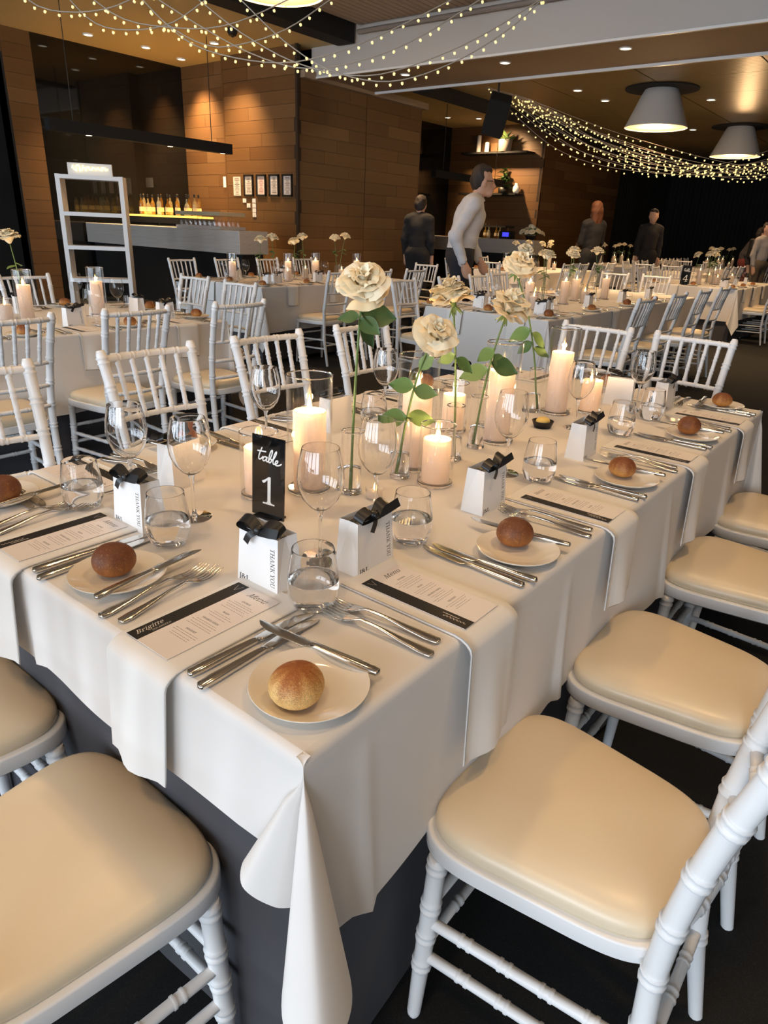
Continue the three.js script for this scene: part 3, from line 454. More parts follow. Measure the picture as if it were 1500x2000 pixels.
// ---------------------------------------------------------------- a place setting
function seat(side, ex, ez) { // frame of a sitter: point on the edge, forward and right
  const ry = DZ[side], d = [Math.sin(ry), Math.cos(ry)], r = [-Math.cos(ry), Math.sin(ry)];
  return { ry, at: (f, s) => [ex + d[0] * f + r[0] * s, ez + d[1] * f + r[1] * s] };
}
function setting(side, ex, ez, where, o = {}) {
  const S = seat(side, ex, ez), g = o.far ?? 0, res = (proto, name, label, cat, group, f, s, y = 0, turn = 0) => { const m = add(proto.clone(), name, label, cat, group), [x, z] = S.at(f, s); put(m, x, H + y, z, S.ry + turn); return m; };
  res(o.long ? napkinLong : napkinShort, 'napkin', `folded white napkin, ${where}`, 'napkin', 'white napkins', 0, o.menuAt ?? 0);
  res(cards[o.card ?? 1], 'menu_card', `${o.card === 0 ? 'name-lettered ' : ''}menu card, ${where}`, 'menu', 'menu cards', o.mf ?? 0.112, (o.menuAt ?? 0) + (o.card === 0 ? -0.01 : 0.0), 0.0072, o.mt ?? 0);
  const pl = o.plate ?? -0.31, pf = o.pf ?? 0.083;
  res(plate, 'bread_plate', `white bread plate, ${where}`, 'plate', 'bread plates', pf, pl);
  res(buns[o.bun ?? 2], 'bread_roll', `${['golden pale-sided', 'dark brown', 'brown'][o.bun ?? 2]} bread roll, ${where}`, 'bread roll', 'bread rolls', pf - (o.bf ?? 0.0), pl + (o.bs ?? 0.0), 0.0065, ex * 9 + ez * 5);
  if (g < 2) {
    const bk = res(knife, 'butter_knife', `butter knife on plate, ${where}`, 'knife', 'butter knives', pf + (o.kf ?? 0.045), pl + (o.ks ?? 0.062), 0.014, o.kt ?? 0.1); bk.rotation.order = 'YXZ'; bk.rotation.x = -0.012; bk.scale.setScalar(0.95);
    [[0.172, 'inner'], [0.146, 'outer']].forEach(([s, t], i) => res(knife, 'table_knife', `${t === 'inner' ? 'outside' : 'inside'} table knife, ${where}`, 'knife', 'table knives', 0.115 + (i ? 0.008 : 0), s + (o.cut ?? 0), 0, i ? -0.04 : 0.02));
    [[-0.142, 'outside'], [-0.112, 'inside']].forEach(([s, t], i) => res(fork, 'table_fork', `${t} table fork, ${where}`, 'fork', 'table forks', 0.112 + (i ? 0.012 : 0), s, 0, 0.07 + (i ? 0.05 : 0)));
  }
  return S;
}
const wine = (x, z, where, thin) => put(add((thin ? wineThin : wineGlass).clone(), 'wine_glass', `empty wine glass ${where}`, 'wine glass', 'wine glasses'), x, H, z, 0);
const water = (x, z, where, thin) => put(add((thin ? tumblerThin : tumbler).clone(), 'water_tumbler', `water tumbler ${where}`, 'tumbler', 'water tumblers'), x, H, z, 0);
const favour = (x, z, ry, where) => put(add(bag.clone(), 'favour_bag', `white favour bag with black bow ${where}`, 'gift bag', 'favour bags'), x, H, z, ry);
const signProto = (num) => { const g = grp(); const t = tex(256, 512, (c, w, h) => {
  c.fillStyle = rgb(14, 14, 15); c.fillRect(0, 0, w, h); c.strokeStyle = c.fillStyle = rgb(235, 235, 232); c.lineWidth = 9; c.lineCap = 'round'; c.lineJoin = 'round';
  c.save(); c.translate(24, 150); c.transform(1, 0.10, -0.22, 1, 0, 0); c.beginPath(); // brush-lettered "table"
  c.moveTo(38, -78); c.bezierCurveTo(26, -40, 22, -10, 30, -4); c.bezierCurveTo(42, 0, 52, -16, 58, -26); c.moveTo(10, -52); c.lineTo(72, -62);
  c.moveTo(88, -28); c.bezierCurveTo(64, -40, 52, -6, 66, -2); c.bezierCurveTo(78, 0, 88, -20, 90, -30); c.bezierCurveTo(86, -10, 88, -2, 98, -4); c.bezierCurveTo(118, -20, 128, -80, 118, -84); c.bezierCurveTo(104, -80, 100, -20, 108, -6); c.bezierCurveTo(122, 4, 134, -22, 122, -28); c.bezierCurveTo(140, -14, 158, -72, 152, -84); c.bezierCurveTo(138, -84, 132, -10, 146, -4); c.bezierCurveTo(166, -4, 182, -26, 172, -32); c.bezierCurveTo(156, -34, 150, -2, 172, -2); c.bezierCurveTo(186, -4, 196, -12, 204, -20); c.stroke(); c.restore();
  c.font = '250px serif'; c.textAlign = 'center'; c.fillText(num, w / 2 + 6, 430); });
  const b = new THREE.BoxGeometry(0.085, 0.172, 0.003), p = b.attributes.position, n = b.attributes.normal, uv = b.attributes.uv; for (let i = 0; i < p.count; i++) { if (n.getZ(i) < -0.5) uv.setXY(i, 0.5 - p.getX(i) / 0.085, 0.5 + p.getY(i) / 0.172); else uv.setXY(i, 0.02, 0.02); }
  const f = part(g, 'sign_panel', b, std(0xffffff, 0.08, 0, { map: t, clearcoat: 0.6 })); f.position.y = 0.088; f.rotation.x = 0.05;
  part(g, 'stand', box(0.06, 0.004, 0.035, 0, 0.002, 0), M.black); return g; };

// ---------------------------------------------------------------- the front table
const T1 = [0, 2.4, -1.15, 0];
table('front table', T1, { end: 0.17, aisle: 0.32, far: 0.3, bar: 0.3 }, { crease: 1, step: 0.012, cornerSteps: 90, rows: 26, amp: 0.012, frontLoop: [[0, 0], [0.06, -0.20], [0.20, -0.38], [0.32, -0.26], [0.20, -0.06], [0.03, 0.01], [0.12, 0.03], [0.26, 0.14], [0.22, 0.30], [0.02, 0.27], [-0.10, 0.10], [0, 0]] });
setting('end', 0, -0.312, 'front table corner end seat', { card: 0, plate: -0.225, pf: 0.095, bun: 1, bs: -0.01, cut: -0.055, ks: 0.046, kf: 0.035 });
setting('end', 0, -0.755, 'front table second end seat', { card: 1, plate: -0.275, pf: 0.115, bun: 1, bs: 0.03, cut: -0.045 });
[[0.404, 0], [0.968, 1], [1.535, 2], [2.10, 1]].forEach(([x, b], i) => setting('aisle', x, 0, `front table ${ord[i]} seat of the aisle side`, { card: 1 + i % 2, bun: b, long: i === 0 || i === 2, bs: i ? 0.02 : -0.028, bf: i ? -0.02 : 0.005, kf: i ? 0.035 : 0.052, kt: 0.12 }));
[0.31, 0.88, 1.415, 1.98].forEach((x, i) => setting('bar', x, -1.15, `front table ${ord[i]} seat of the side facing the bar`, { card: 1 + i % 2, bun: 2 }));
setting('far', 2.4, -0.88, 'front table far end seat nearer the bar', {}); setting('far', 2.4, -0.40, 'front table far end seat beside the aisle', { plate: -0.27, bun: 2 });
[[0.438, 'first'], [0.965, 'second'], [1.575, 'third'], [2.115, 'fourth']].forEach(([x, t]) => chair(x, 0.19, Math.PI, `white chair with cream cushion, aisle side of front table, ${t} from the corner`, 'chairs of the front table'));
chair(-0.175, -0.352, DZ.end, 'white chair with cream cushion at front table end, beside the cloth corner', 'chairs of the front table'); chair(-0.165, -0.825, DZ.end, 'white chair with cream cushion at front table end, second from the corner', 'chairs of the front table');
[0.31, 0.88, 1.415, 1.98].forEach((x, i) => chair(x, -1.35, 0, `white chair facing us across the front table, ${ord[i]} from the picture's left edge`, 'chairs of the front table'));
chair(2.68, -0.90, DZ.far, 'white chair at far end of front table, behind the tall candles', 'chairs of the front table'); chair(2.70, -0.44, DZ.far, 'white chair at far end of front table, beside the aisle', 'chairs of the front table');
// glasses
[[0.314, -0.838, 'before second end seat of front table'], [0.345, -0.665, 'between two favour bags at end of front table'], [0.392, -0.350, 'behind the corner tumbler of front table'], [0.614, -0.400, 'beside the tealight of front table'], [1.062, -0.338, 'behind second aisle bag of front table'], [1.62, -0.40, 'behind third aisle bag of front table'], [2.02, -0.345, 'near the far corner of front table'], [1.30, -0.93, 'before third bar-side seat of front table'], [0.80, -0.95, 'before second bar-side seat of front table']].forEach(([x, z, w]) => wine(x, z, w));
[[0.22, -0.872, 'before second end seat of front table'], [0.237, -0.597, 'before end seat plate of front table'], [0.256, -0.235, 'nearest the corner plate of front table'], [0.565, -0.270, 'beside first aisle bag of front table'], [1.075, -0.252, 'beside second aisle bag of front table'], [1.655, -0.265, 'beside third aisle bag of front table'], [1.93, -0.262, 'at fourth aisle seat of front table'], [1.16, -0.86, 'behind second tall candle of front table'], [1.27, -0.80, 'behind the middle roses of front table']].forEach(([x, z, w]) => water(x, z, w));
// favour bags
favour(0.252, -0.716, DZ.end, 'before second end seat of front table'); favour(0.262, -0.346, DZ.end, 'before corner end seat, under the table number');
favour(0.455, -0.86, 0.15, 'before first bar-side seat of front table'); favour(0.425, -0.270, Math.PI, 'before first aisle seat of front table');
favour(0.822, -0.258, Math.PI, 'before second aisle seat of front table'); favour(1.355, -0.262, Math.PI + 0.05, 'before third aisle seat of front table'); favour(2.07, -0.43, DZ.far + 0.2, 'before far end seat of front table'); favour(2.14, -0.29, Math.PI, 'before fourth aisle seat of front table'); favour(1.75, -0.90, 0, 'before fourth bar-side seat of front table'); favour(1.05, -0.92, 0, 'before second bar-side seat of front table');
const sign1 = add(signProto('1'), 'table_sign', 'glossy black table number one sign with white brush lettering', 'sign', 'table number signs'); put(sign1, 0.452, H, -0.555, DZ.end + 0.12);
// candles and flowers down the middle
litCandle(0.624, -0.607, 'tall', 'in tall cylinder right behind the table number'); litCandle(0.933, -0.535, 'mid', 'in tall cylinder second from the table number'); litCandle(1.30, -0.505, 'mid', 'in tall cylinder third from the table number'); litCandle(1.76, -0.535, 'mid', 'in tall cylinder fourth from the table number');
litCandle(0.869, -0.424, 'short', 'in short cylinder before second tall candle'); litCandle(1.86, -0.455, 'short', 'in short cylinder near far end of front table'); litCandle(0.525, -0.665, 'short', 'in short cylinder hidden by the table number'); litCandle(1.30, -0.66, 'short', 'in short cylinder among the middle roses');
{ const g = add(grp(), 'tealight', 'small tealight candle in low clear glass cup', 'candle'); g.position.set(0.692, H, -0.468); part(g, 'glass_cup', lathe([[0.0005, 0.003], [0.019, 0.003], [0.0205, 0.026], [0.0215, 0.026], [0.02, 0], [0.0005, 0]], 32), M.glass); part(g, 'wax', lathe([[0.0005, 0.004], [0.018, 0.004], [0.0188, 0.018], [0.0005, 0.017]], 24), M.wax); part(g, 'flame', lathe([[0.0004, 0.019], [0.003, 0.023], [0.002, 0.03], [0.0003, 0.037]], 10), M.flame); }
{ const g = add(grp(), 'butter_dish', 'small black dish holding a curl of yellow butter', 'dish'); g.position.set(1.55, H, -0.478); part(g, 'dish', lathe([[0.0005, 0.003], [0.022, 0.003], [0.033, 0.022], [0.035, 0.022], [0.026, 0.0], [0.0005, 0]], 28), M.black); part(g, 'butter', new THREE.SphereGeometry(0.026, 20, 12).scale(1, 0.55, 0.85).translate(0, 0.02, 0), std(col(0.75, 0.55, 0.16), 0.5)); }
rose(0.680, -0.528, 0.450, [0.010, 0.008], [0.30, 0.3, 0.35], [[0.90, 0.9, 0.1, 1.3], [0.88, 3.7, 0.1, 0.8], [0.87, 0.2, 0.5, 0.9], [0.84, 0.9, 0.95, 0.95]], 'leaning over the first tall candle');
rose(0.845, -0.513, 0.345, [0.030, 0.045], [0.35, 0.9, 0.55], [[0.62, 3.7, -0.1, 1.0], [0.60, 0.6, 0.1, 0.95], [0.42, 3.8, 0.1, 1.15], [0.42, 0.8, 0.1, 1.15], [0.76, 0.5, -0.9, 0.8]], 'lowest, with its bloom before the second tall candle');
rose(1.06, -0.50, 0.412, [-0.018, -0.022], [-0.35, 0.2, 0.1], [[0.62, 0.7, 0.6, 0.95], [0.64, 3.8, 0.4, 0.8]], 'facing away in the middle of front table');
rose(1.20, -0.513, 0.382, [0.030, 0.038], [0.55, 0.8, -0.2], [[0.55, 3.7, 0.3, 1.35], [0.60, 0.7, 0.3, 1.35], [0.66, 0.9, 0.9, 1.0], [0.7, 4.0, 0.6, 0.9]], 'with the fullest bloom, beside the third tall candle');
rose(1.715, -0.60, 0.466, [-0.065, -0.085], [0.4, 0.7, 0.25], [[0.56, 3.7, 0.5, 1.3], [0.54, 0.8, 0.7, 1.2], [0.48, 3.6, 0.7, 1.0], [0.44, 0.6, 0.4, 1.0]], 'tallest, leaning from the fourth tall candle');
{ const v = add(budVase.clone(), 'bud_vase', 'empty slim clear bud vase behind the middle roses', 'vase', 'bud vases'); v.position.set(1.42, H, -0.62); }

// ---------------------------------------------------------------- the other tables
const sides = (T) => ({ end: (z) => [T[0], z], far: (z) => [T[1], z], aisle: (x) => [x, T[3]], bar: (x) => [x, T[2]] });
const sideName = { end: 'near end', far: 'far end', aisle: 'aisle side', bar: 'bar side' };
const taken = [];
function clear(x, z, r) { for (let k = 0; k < 40; k++) { const X = x + (k % 2 ? -1 : 1) * Math.ceil(k / 2) * 0.025; if (taken.every(([a, b, c]) => Math.hypot(a - X, b - z) > c + r)) { taken.push([X, z, r]); return X; } } return x; }
function dress(id, T, D, seats, extras, far = 0) {
  table(id, T, D, { step: 0.05, cornerSteps: 24, rows: 12, amp: 0.014 });
  const n = {};
  for (const [side, u, b = 2] of seats) {
    const [ex, ez] = sides(T)[side](u), k = n[side] = (n[side] ?? -1) + 1, where = `${id}, ${ord[k]} ${sideName[side]} seat`;
    const S = setting(side, ex, ez, where, { far, bun: b, card: 1 + k % 2 });
    const [bx, bz] = S.at(0.27, 0.05), [tx, tz] = S.at(0.25, 0.16), [wx, wz] = S.at(0.33, 0.12);
    favour(clear(bx, bz, 0.056), bz, S.ry + rr(-0.2, 0.2), `at ${where}`); water(clear(tx, tz, 0.044), tz, `at ${where}`, true); wine(clear(wx, wz, 0.045), wz, `at ${where}`, true);
  }
  const [x0, x1, z0, z1] = T, cz = (z0 + z1) / 2, L = x1 - x0;
  (extras.candles ?? [0.25, 0.42, 0.58, 0.75]).forEach((t, i) => litCandle(clear(x0 + L * t, cz + (i % 2 ? 0.05 : -0.04), 0.054), cz + (i % 2 ? 0.05 : -0.04), 'far', `in tall cylinder, ${ord[i]} along the ${id}`, 0.10, far < 2));
  (extras.shorts ?? [0.33, 0.52, 0.66]).forEach((t, i) => litCandle(clear(x0 + L * t, cz + (i % 2 ? -0.13 : 0.12), 0.046), cz + (i % 2 ? -0.13 : 0.12), 'farShort', `in short cylinder, ${ord[i]} along the ${id}`, 0.3, false));
  (extras.roses ?? [0.2, 0.3, 0.48, 0.55, 0.7, 0.8]).forEach((t, i) => { const zz = cz + rr(-0.14, 0.14); rose(clear(x0 + L * t, zz, 0.03), zz, rr(0.37, 0.44), [rr(-0.05, 0.05), rr(-0.05, 0.05)], [rr(-0.4, 0.4), rr(0, 6), rr(-0.4, 0.4)], [[0.7, rnd() * 6, 0.2, 1.1], [0.66, rnd() * 6, 0.2, 1.0], [0.6, rnd() * 6, 0.3, 1.0]], `in bud vase, ${['first', 'second', 'third', 'fourth', 'fifth', 'sixth', 'seventh'][i]} along the ${id}`, true); });
}
const lowChairs = (id, list, group) => list.forEach(([x, z, side, t]) => chair(x, z, DZ[side], `white chair, ${id}, ${t}`, group, true));
// beside the display shelf
const idB = 'table by the display shelf';
dress(idB, [-0.05, 2.36, -4.25, -3.04], { end: 0.38, aisle: 0.38, far: 0.38, bar: 0.38 }, [['aisle', 0.87, 1], ['aisle', 1.46], ['aisle', 2.05], ['bar', 1.6], ['far', -3.55], ['far', -4.05]], { candles: [0.44, 0.60, 0.80], shorts: [0.54], roses: [0.42, 0.62] });
[[0.87, 'first'], [1.46, 'second'], [2.09, 'third']].forEach(([x, t]) => chair(x, -2.855, Math.PI, `white chair with cushion, ${t} on aisle side, table by display shelf`, 'chairs of the shelf table'));
lowChairs(idB, [[2.70, -3.63, 'far', 'far end beside the aisle'], [2.74, -4.22, 'far', 'far end nearer the bar'], [1.9, -4.40, 'bar', 'bar side before the shelf']], 'chairs of the shelf table');
// before the plank wall
const idC = 'table before the plank wall';
dress(idC, [4.15, 6.6, -5.85, -4.74], { end: 0.45, aisle: 0.42, far: 0.4, bar: 0.4 }, [['aisle', 4.55], ['aisle', 5.15], ['aisle', 5.75], ['end', -5.0], ['end', -5.5], ['bar', 4.6], ['bar', 5.3]], { candles: [0.10, 0.34, 0.55, 0.80], roses: [0.2, 0.27, 0.45, 0.5, 0.68, 0.76] }, 1);
lowChairs(idC, [[4.78, -4.555, 'aisle', 'aisle side, first'], [5.40, -4.555, 'aisle', 'aisle side, second'], [6.02, -4.555, 'aisle', 'aisle side, third'], [4.45, -6.13, 'bar', 'bar side, first'], [5.08, -6.13, 'bar', 'bar side, second'], [5.72, -6.13, 'bar', 'bar side, third'], [6.34, -6.13, 'bar', 'bar side, fourth'], [6.95, -5.0, 'far', 'far end']], 'chairs of the plank wall table');
// middle table
const idD = 'middle table';
dress(idD, [4.28, 7.9, -2.90, -1.80], { end: 0.46, aisle: 0.40, far: 0.4, bar: 0.4 }, [['aisle', 4.75, 1], ['aisle', 5.55], ['aisle', 6.35, 1], ['aisle', 7.1], ['end', -2.05], ['end', -2.6], ['bar', 4.8], ['bar', 5.6], ['bar', 6.4]], { candles: [0.22, 0.36, 0.48, 0.62], shorts: [0.16, 0.3, 0.44, 0.56], roses: [0.12, 0.2, 0.28, 0.4, 0.5, 0.6] }, 0);
lowChairs(idD, [[4.95, -1.61, 'aisle', 'aisle side, first'], [5.75, -1.61, 'aisle', 'aisle side, second'], [6.5, -1.61, 'aisle', 'aisle side, third'], [7.2, -1.61, 'aisle', 'aisle side, fourth'], [4.58, -3.10, 'bar', 'bar side, first'], [5.3, -3.10, 'bar', 'bar side, second'], [6.0, -3.2, 'bar', 'bar side, third'], [6.6, -3.3, 'bar', 'bar side, fourth'], [7.2, -3.3, 'bar', 'bar side, fifth'], [8.38, -2.5, 'far', 'far end beside the aisle'], [8.3, -3.0, 'far', 'far end nearer the bar']], 'chairs of the middle table');
// second room
const idE = 'table past the bulkhead';
dress(idE, [10.05, 12.5, -3.05, -1.85], { end: 0.42, aisle: 0.42, far: 0.4, bar: 0.4 }, [['end', -2.15], ['end', -2.7], ['aisle', 10.4], ['aisle', 11.0], ['aisle', 11.6]], { candles: [0.12, 0.35, 0.6], roses: [0.15, 0.25, 0.35, 0.5, 0.6] }, 2);
lowChairs(idE, [[10.75, -1.75, 'aisle', 'aisle side, first'], [11.35, -1.75, 'aisle', 'aisle side, second'], [10.5, -3.3, 'bar', 'bar side, first'], [11.1, -3.3, 'bar', 'bar side, second'], [11.8, -3.3, 'bar', 'bar side, third']], 'chairs past the bulkhead');
put(add(signProto('4'), 'table_sign', 'glossy black table number sign on table past the bulkhead', 'sign', 'table number signs'), 10.2, H, -2.6, DZ.end).scale.setScalar(1.5);
taken.push([4.45, -5.55, 0.06]); put(add(signProto('5'), 'table_sign', 'glossy black table number sign on table before the plank wall', 'sign', 'table number signs'), 4.45, H, -5.55, DZ.end).scale.setScalar(1.15);
const idF = 'table behind the striding man';
dress(idF, [10.0, 12.5, -6.0, -4.9], { end: 0.42, aisle: 0.42, far: 0.4, bar: 0.4 }, [['end', -5.2], ['end', -5.7], ['aisle', 10.5]], { candles: [0.1, 0.35, 0.7], roses: [0.1, 0.25, 0.4, 0.6, 0.75] }, 2);
lowChairs(idF, [[9.6, -5.3, 'end', 'near end, first'], [9.5, -5.9, 'end', 'near end, second'], [10.4, -4.75, 'aisle', 'aisle side, first'], [11.0, -4.75, 'aisle', 'aisle side, second'], [11.6, -4.75, 'aisle', 'aisle side, third'], [12.2, -4.75, 'aisle', 'aisle side, fourth'], [10.5, -6.3, 'bar', 'bar side, first'], [11.2, -6.3, 'bar', 'bar side, second']], 'chairs behind the man');
const idG = 'far table before the dark pier';
dress(idG, [15.2, 17.6, -6.6, -5.4], { end: 0.42, aisle: 0.42, far: 0.4, bar: 0.4 }, [], { candles: [0.1, 0.35, 0.65, 0.9], roses: [0.1, 0.25, 0.4, 0.6, 0.75, 0.9] }, 2);
lowChairs(idG, [0, 1, 2, 3].map((k) => [15.5 + k * 0.6, -5.2, 'aisle', `aisle side, ${ord[k]}`]), 'chairs of the far tables');
const idH = 'far table before the black curtain';
dress(idH, [17.5, 20.0, -4.9, -3.7], { end: 0.42, aisle: 0.42, far: 0.4, bar: 0.4 }, [], { candles: [0.1, 0.35, 0.65, 0.9], roses: [0.1, 0.25, 0.4, 0.6, 0.75, 0.9] }, 2);
lowChairs(idH, [0, 1, 2, 3].map((k) => [17.8 + k * 0.6, -5.1, 'bar', `bar side, ${ord[k]}`]).concat([0, 1, 2, 3].map((k) => [17.8 + k * 0.6, -3.5, 'aisle', `aisle side, ${ord[k]}`]), [[17.1, -4.0, 'end', 'near end, first'], [17.1, -4.6, 'end', 'near end, second']]), 'chairs of the far tables');
const idI = 'far table between the two rows';
dress(idI, [13.6, 15.0, -4.4, -3.4], { end: 0.42, aisle: 0.42, far: 0.4, bar: 0.4 }, [], { candles: [], shorts: [], roses: [] }, 2);
lowChairs(idI, [0, 1, 2].map((k) => [13.9 + k * 0.55, -3.2, 'aisle', `aisle side, ${ord[k]}`]).concat([0, 1, 2].map((k) => [13.9 + k * 0.55, -4.6, 'bar', `bar side, ${ord[k]}`]), [[13.2, -3.65, 'end', 'near end, first'], [13.2, -4.15, 'end', 'near end, second']]), 'chairs of the far tables');
{ const g = add(grp(), 'salt_shaker', 'small glass salt shaker on near end of middle table', 'shaker'); g.position.set(4.42, H, -2.33); part(g, 'glass_body', lathe([[0.0005, 0], [0.03, 0], [0.03, 0.09], [0.022, 0.1]], 20), M.solidGlass); part(g, 'salt', lathe([[0.0005, 0.004], [0.027, 0.004], [0.027, 0.07], [0.0005, 0.07]], 16), M.paper); part(g, 'cap', lathe([[0.0235, 0.098], [0.0235, 0.122], [0.0005, 0.13]], 16), M.steel); }

// ---------------------------------------------------------------- first bar
function barCounter(x, z0, z1, label) {
  const g = add(grp(), 'bar_counter', label, 'bar counter'); g.position.set(x, 0, (z0 + z1) / 2); const L = z1 - z0;
  part(g, 'stone_fascia', new RoundedBoxGeometry(0.52, 0.30, L, 2, 0.008).translate(0.26, 1.06, 0), M.stone);
  part(g, 'base', box(0.38, 0.91, L - 0.1, 0.30, 0.455, -0.03), M.black);
  part(g, 'kick_plate', box(0.02, 0.1, L - 0.12, 0.10, 0.05, -0.03), M.steel);
  return g;
}
barCounter(6.0, -11.15, -7.25, 'long bar counter with grey stone fascia over black base, behind display shelf');
const idBar = 'on the lit back bar';
{ const g = add(grp(), 'back_bar', 'black back bar with lit yellow bottle step', 'cabinet'); g.position.set(6.98, 0, -10.2);
  part(g, 'cabinet', box(0.4, 1.34, 1.9, 0, 0.67, 0), M.black);
  part(g, 'step_light', box(0.38, 0.03, 1.86, 0, 1.36, 0), std(col(0.6, 0.45, 0.1), 0.6, 0, { emissive: col(1.0, 0.62, 0.10), emissiveIntensity: 1.6 }));
  for (let i = 0; i < 2; i++) part(g, 'fridge_door', box(0.012, 0.7, 0.86, -0.208, 0.9, -0.46 + i * 0.92), M.darkGlass);
  const l = new THREE.RectAreaLight(new THREE.Color(1.0, 0.6, 0.15), 5.0, 0.36, 1.8); l.position.set(6.98, 1.39, -10.2); l.lookAt(6.98, 5, -10.2); scene.add(l); }
const bottleGeo = [lathe([[0.0005, 0], [0.036, 0], [0.037, 0.01], [0.037, 0.17], [0.03, 0.2], [0.014, 0.225], [0.013, 0.29], [0.0145, 0.3], [0.0005, 0.3]], 16), lathe([[0.0005, 0], [0.045, 0], [0.045, 0.12], [0.03, 0.17], [0.013, 0.19], [0.013, 0.25], [0.0005, 0.25]], 16), lathe([[0.0005, 0], [0.03, 0], [0.03, 0.22], [0.013, 0.27], [0.012, 0.33], [0.0005, 0.33]], 16)];
const bottleMat = [[0.9, 0.8, 0.5], [0.75, 0.5, 0.12], [0.85, 0.85, 0.8], [0.6, 0.35, 0.06]].map((c) => new THREE.MeshPhysicalMaterial({ color: col(...c), roughness: 0.05, transmission: 0.85, thickness: 0, side: THREE.DoubleSide }));
const labelMat = std(col(0.5, 0.42, 0.28), 0.7);
function bottle(x, y, z, k, label) { const b = add(grp(), 'spirit_bottle', label, 'bottle', 'bottles of the bars'); b.position.set(x, y, z); part(b, 'bottle_glass', bottleGeo[k % 3], bottleMat[k % 4]); part(b, 'bottle_label', lathe([[0.0385 + (k % 3 === 1 ? 0.008 : 0), 0.05], [0.0385 + (k % 3 === 1 ? 0.008 : 0), 0.12]], 16), labelMat); part(b, 'cap', lathe([[0.0155, 0.27], [0.0155, 0.315], [0.0005, 0.32]], 10), M.black); }
for (let i = 0; i < 14; i++) bottle(6.90 + (i % 2) * 0.14, 1.376, -9.33 - i * 0.128 - (i % 5 === 0 ? 0.05 : 0), i * 5 + (i >> 2), `spirit bottle ${idBar}, ${['first', 'second', 'third', 'fourth', 'fifth', 'sixth', 'seventh', 'eighth', 'ninth', 'tenth', 'eleventh', 'twelfth', 'thirteenth', 'fourteenth'][i]} from the plank wall`);
{ const g = add(grp(), 'glass_rack', 'wire rack of upturned glasses standing on the bar counter', 'rack'); g.position.set(6.27, 1.211, -8.2); part(g, 'tray', box(0.46, 0.04, 1.0, 0, 0.02, 0), M.stone); const gl = lathe([[0.03, 0], [0.036, 0.13], [0.0005, 0.132]], 10); for (let i = 0; i < 9; i++) for (let j = 0; j < 3; j++) part(g, 'upturned_glass', gl, M.glass).position.set(-0.17 + j * 0.16, 0.041, -0.44 + i * 0.11); part(g, 'top_tray', box(0.46, 0.05, 1.0, 0, 0.2, 0), std(col(0.45, 0.38, 0.25), 0.7)); }
{ const g = add(grp(), 'bar_canopy', 'long slim black light canopy hanging over the bar', 'light canopy'); g.position.set(5.9, 2.36, -9.0); part(g, 'canopy_body', box(2.9, 0.14, 0.12, 0, 0, 0), M.matteBlack); for (const x of [-0.9, 0.35, 1.3]) { part(g, 'canopy_lamp', lathe([[0, 0], [0.04, 0]], 16).translate(x, -0.072, 0), M.lampFace); const l = new THREE.SpotLight(WARM, 12, 0, 0.7, 0.8); l.position.set(5.9 + x, 2.27, -9.0); l.target.position.set(5.9 + x, 0, -9.0); l.castShadow = true; scene.add(l, l.target); } for (const x of [-1.1, 1.1]) part(g, 'hanger_rod', sweep([V(x, 0.05, 0), V(x, 1.42, 0)], [[0, 0.006], [1, 0.006]], 6), M.black); }
// framed notices on the plank wall
const printTex = (hue) => tex(96, 128, (g, w, h) => { g.fillStyle = rgb(214, 208, 204); g.fillRect(0, 0, w, h); for (let i = 0; i < 16; i++) { const L = rr(30, 74); g.fillStyle = rgb(hue ? 150 : 60, 60, 64, 0.85); g.fillRect((w - L) / 2, 8 + i * 7.2, L, rr(2, 4.5)); } });
const prints = [0, 0, 1, 0].map((h) => std(0xffffff, 0.6, 0, { map: printTex(h) }));
function notice(y, z, w, h, k, framed, label) { const g = add(grp(), framed ? 'framed_notice' : 'paper_notice', label, 'notice', 'notices on the plank wall'); g.position.set(FX - 0.002, y, z); if (framed) { for (const [a, b, c, d] of [[w + 0.05, 0.03, 0, (h + 0.03) / 2], [w + 0.05, 0.03, 0, -(h + 0.03) / 2], [0.025, h + 0.03, (w + 0.025) / 2, 0], [0.025, h + 0.03, -(w + 0.025) / 2, 0]]) part(g, 'frame_bar', box(0.025, b, a, -0.012, d, c), M.black); } const f = part(g, 'printed_sheet', new THREE.PlaneGeometry(w, h), prints[k % 4]); f.rotation.y = -Math.PI / 2; f.position.x = -0.008; }
notice(1.88, -9.56, 0.19, 0.29, 0, false, 'unframed paper notice, first of the row on the plank wall');
['first', 'second', 'third', 'fourth'].forEach((t, i) => notice(1.89, -9.26 + i * 0.31, 0.18, 0.27, i + 1, true, `black framed notice on plank wall, ${t} from the unframed paper`));
{ const sw = [[1.66, -9.38], [1.66, -9.14], [1.585, -9.28], [1.585, -9.14], [1.51, -9.14], [1.44, -9.14]]; sw.forEach(([y, z], i) => { const g = add(grp(), 'switch_plate', `small white switch plate under the notices, ${['top beside corner', 'top of column', 'second row inner', 'second of column', 'third of column', 'lowest of column'][i]}`, 'switch', 'switch plates'); g.position.set(FX - 0.006, y, z); part(g, 'plate', box(0.012, 0.065, 0.085), M.paper); part(g, 'rocker', box(0.006, 0.03, 0.02, -0.008, 0, 0), M.white); }); }
{ const f = add(new THREE.Mesh(new THREE.BoxGeometry(0.004, 0.17, 0.24), M.paper), 'paper_notice', 'square white paper notice on the dark wall recess', 'notice'); f.position.set(FX + 0.17, 1.96, -10.02); }
